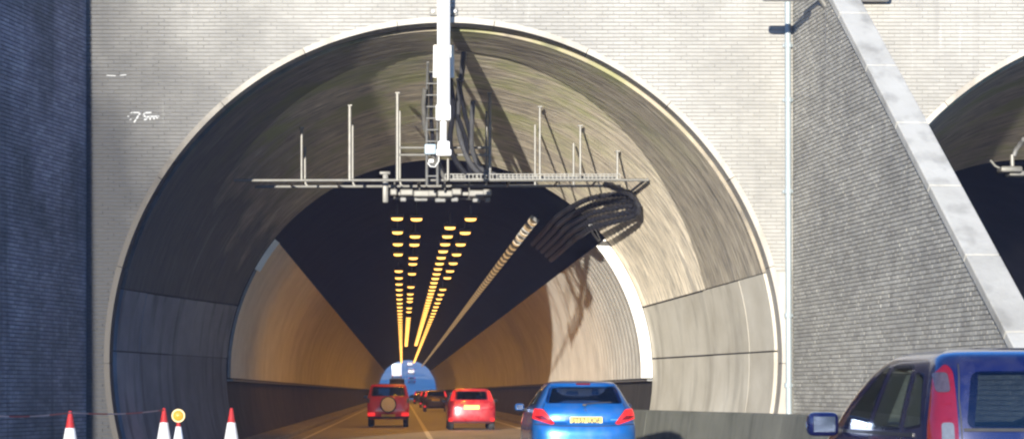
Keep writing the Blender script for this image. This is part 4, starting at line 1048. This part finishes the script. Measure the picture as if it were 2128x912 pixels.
# --- red off-roader with spare wheel
SS = CarShape([(.30, .10, 3.5, .70), (.42, .02, 3.6, .79), (.60, .0, 3.62, .80), (.85, .02, 3.55, .80), (1.02, .04, 3.0, .795), (1.15, .06, 2.65, .775), (1.35, .11, 2.40, .725), (1.52, .16, 2.2, .685), (1.60, .22, 2.05, .65), (1.635, .45, 1.8, .52), (1.645, .8, 1.5, .3)], cr=.20, cf=.5, p=4.5)
rw_s = [(-.66, 1.18), (.66, 1.18), (.60, 1.53), (-.60, 1.53)]
sc_ = vehicle('off_roader', 'red off-roader with round pale spare wheel cover in the left tunnel lane', SS, M['red_suv'], (-.53, 76.5, 0), rw_s, [[(.5, 1.16), (1.3, 1.16), (1.3, 1.52), (.58, 1.50)], [(1.4, 1.16), (2.3, 1.16), (1.95, 1.50), (1.4, 1.52)]], [(-.66, 1.14), (.66, 1.14), (.6, 1.5), (-.6, 1.5)], (.65, 2.85), .35, glass_m='glass_dark', cutdeep=1.6, cabin=(.70, .60, .4, 2.1, 1.52))
sp = MB().lathe([(.30, -.09), (.31, -.06), (.31, .06), (.285, .09), (.10, .10), (0, .10)], 32, Matrix.Translation((0, -.10, .86)) @ Matrix.Rotation(PI/2, 4, 'X')).build('spare_wheel', M['rubber'], sc_, smooth=40)
MB().lathe([(.27, .0), (.265, .012), (.2, .022), (0, .026)], 32, Matrix.Translation((0, -.19, .86)) @ Matrix.Rotation(PI/2, 4, 'X')).build('wheel_cover', simple('cover_cream', (.82, .77, .68), .5, var=.15), sp, smooth=40)
rear_part(sc_, SS, 'tail_lamp', [(-.77, .42), (-.50, .42), (-.50, .56), (-.775, .56)], M['lamp_red'], .02, .02, .03, both=True)
rear_part(sc_, SS, 'side_lamp', [(-.78, .92), (-.70, .92), (-.70, 1.10), (-.78, 1.10)], M['lamp_clear'], .014, .02, .02, both=True)
plate(sc_, SS, 0, .43, .52, .13, None, .03)
rear_part(sc_, SS, 'bumper', [(-.76, .32), (.76, .32), (.78, .40), (-.78, .40)], M['black_plastic'], .03, .02, .05)
for sd in (-1, 1):
    MB().rbox((sd*.66, .65, .35), (.2, .5, .06), .02).build('mudflap', M['rubber'], sc_)
    door_mirror(sc_, sd*.78, 2.2, 1.15, M['black_plastic'])
seat(sc_, -.33, 1.8); seat(sc_, .33, 1.8)

# --- wine red hatchback and the queue ahead
SH = CarShape([(.24, .10, 3.8, .78), (.36, .02, 3.9, .835), (.55, .0, 3.92, .85), (.75, .0, 3.88, .85), (.92, .03, 3.55, .84), (1.02, .07, 3.1, .815), (1.15, .14, 2.75, .755), (1.30, .24, 2.45, .685), (1.40, .31, 2.25, .63), (1.45, .38, 2.1, .56), (1.475, .7, 1.8, .36)], cr=.36, cf=.7, p=3.6)
rw_h = [(-.56, 1.06), (.56, 1.06), (.52, 1.36), (-.52, 1.36)]
sw_h = [[(.85, 1.06), (1.55, 1.04), (1.55, 1.36), (.95, 1.34)], [(1.65, 1.04), (2.6, 1.04), (2.0, 1.33), (1.65, 1.36)]]
def hatch(label, loc, pm, group=None, detail=True):
    t = vehicle('hatchback_car', label, SH, pm, loc, rw_h, sw_h if detail else [], [(-.6, 1.04), (.6, 1.04), (.52, 1.34), (-.52, 1.34)] if detail else None, (.70, 3.15), .29, group, glass_m='glass_dark', cabin=(.72, .55, .55, 2.1, 1.36) if detail else None)
    rear_part(t, SH, 'tail_lamp', [(-.75, 1.02), (-.62, 1.03), (-.57, 1.38), (-.635, 1.385), (-.70, 1.2)], M['lamp_red'], .012, .03, .03, both=True)
    rear_part(t, SH, 'bumper_lamp', [(-.80, .30), (-.66, .30), (-.66, .42), (-.80, .42)], M['lamp_red'], .016, .02, .03, both=True)
    plate(t, SH, 0, .80, .54, .14, None, .02)
    rear_part(t, SH, 'lower_bumper', [(-.78, .25), (.78, .25), (.78, .30), (-.78, .30)], M['black_plastic'], .012, .02, .03)
    for sd in (-1, 1): door_mirror(t, sd*.83, 2.5, 1.02, M['galv'] if pm is M['red_hatch'] else pm)
    return t
rh = hatch('wine red hatchback with tall tail lamps in the right tunnel lane', (2.44, 71.0, 0), M['red_hatch'])
seat(rh, -.33, 1.8); seat(rh, .33, 1.8)
hatch('dark bronze car with amber reflections ahead of the wine red hatchback', (2.25, 136, 0), M['brown_car'], detail=False)
hatch('small black car deepest in the right tunnel lane', (2.1, 225, 0), M['dark_car'], detail=False)
hatch('black car between the bronze car and the deepest one in the right lane', (2.3, 172, 0), M['dark_car'], detail=False)
def boxvan(name, label, loc, w, h, L, pm, cab):
    t = thing(name, label, name, loc)
    MB().rbox((0, L/2, h/2+.45), (w, L, h-.9+.9-.5), .06).build('cargo_box', pm, t, smooth=40)
    MB().rbox((0, L+.75, 1.35), (w*.95, 1.5, 2.0), .12).build('cab', cab, t, smooth=40)
    MB().box((0, -.02, h/2+.5), (.04, .03, h-.8)).build('door_gap', M['gap'], t)
    for sd in (-1, 1):
        MB().rbox((sd*w*.40, -.03, .75), (.3, .06, .14), .02).build('tail_lamp', M['lamp_red'], t)
        for y in (.9, L+.6): wheel(t, sd*(w/2-.16), y, .45, .28)
    MB().rbox((0, -.02, .62), (w*.96, .1, .12), .02).build('bumper', M['black_plastic'], t)
    MB().box((0, L*.5+.4, .62), (w*.5, L+1.2, .18)).build('chassis', M['black_plastic'], t)
    return t
boxvan('lorry', 'dark high-sided lorry ahead of the red off-roader near the far tunnel mouth', (-.75, 285, 0), 2.1, 3.0, 5.0, M['dark_car'], M['dark_car'])
# traffic climbing the road beyond the far mouth
fl = boxvan('lorry', 'pale lorry climbing the road beyond the far tunnel mouth', (-1.4, 505, far_h(505)), 2.5, 3.6, 8.0, M['white_car'], M['white_car']); fl.rotation_euler.x = .037
FAR = hatch('pale car lowest on the climbing road beyond the tunnel', (2.2, 470, far_h(470)), M['white_car'], 'cars climbing beyond the tunnel', detail=False); FAR.rotation_euler.x = .036
for y, lab in ((545, 'pale car midway up the climbing road beyond the tunnel'), (625, 'pale car highest on the climbing road beyond the tunnel')):
    c = copy_tree(FAR); c.location = (2.4, y, far_h(y)); c['label'] = lab; c.rotation_euler.x = .038
# a few trees on the banks beyond the far mouth
leaf = simple('leaf_green', (.06, .085, .035), .8, var=.5, scale=1.5); bark = simple('bark', (.09, .07, .055), .9, var=.3)
def tree(label, x, y, h, r):
    z = far_b(x, y); t = thing('tree', label, 'tree', (x, y, z), 'trees on the banks beyond the tunnel')
    MB().tube([(0, 0, -.3), (.1, 0, h*.4), (.2, .1, h*.8)], lambda u: lerp(.28, .06, u), 7).tube([(.05, 0, h*.35), (r*.5, .2, h*.6)], .08, 5).tube([(.08, 0, h*.4), (-r*.5, .3, h*.65)], .08, 5).build('trunk', bark, t, smooth=50)
    mb = MB()
    for _ in range(700):
        a = random.uniform(0, 2*PI); q = random.random()**.5; zz = random.uniform(-1, 1); rr = r*q*math.sqrt(max(0, 1-zz*zz))*(.8+.3*math.sin(3*a+zz*4))
        c = Vector((rr*math.cos(a), rr*math.sin(a), h*.68+zz*h*.34)); n = Vector((random.gauss(0, 1), random.gauss(0, 1), random.gauss(0, 1))).normalized(); u = n.orthogonal().normalized(); v = n.cross(u); sz = random.uniform(.18, .42)
        mb.add([c+u*sz, c+v*sz*.7, c-u*sz, c-v*sz*.7], [(0, 1, 2, 3)])
    mb.build('crown', leaf, t, fix=False)
for i, (x, y, h, r) in enumerate(((-13, 430, 8, 3.0), (-16, 520, 9, 3.2), (15, 450, 7, 2.6), (18, 560, 9, 3.4))):
    tree(['leafy tree nearest on the left bank beyond the tunnel', 'leafy tree further up the left bank beyond the tunnel', 'leafy tree nearest on the right bank beyond the tunnel', 'leafy tree further up the right bank beyond the tunnel'][i], x, y, h, r)
hz = bpy.data.materials.new('haze_air'); hz.use_nodes = True; hn = hz.node_tree; hn.nodes.remove(hn.nodes['Principled BSDF'])
pv = hn.nodes.new('ShaderNodeVolumePrincipled'); pv.inputs['Color'].default_value = (.50, .58, 1.0, 1); pv.inputs['Density'].default_value = .00055; pv.inputs['Anisotropy'].default_value = 0.0
hn.links.new(pv.outputs[0], hn.nodes['Material Output'].inputs['Volume'])
stuff(MB().box((0, 550, 31.5), (1220, 1720, 65)).build('haze', hz))
for o in bpy.data.objects:
    if '_world' in o: del o['_world']
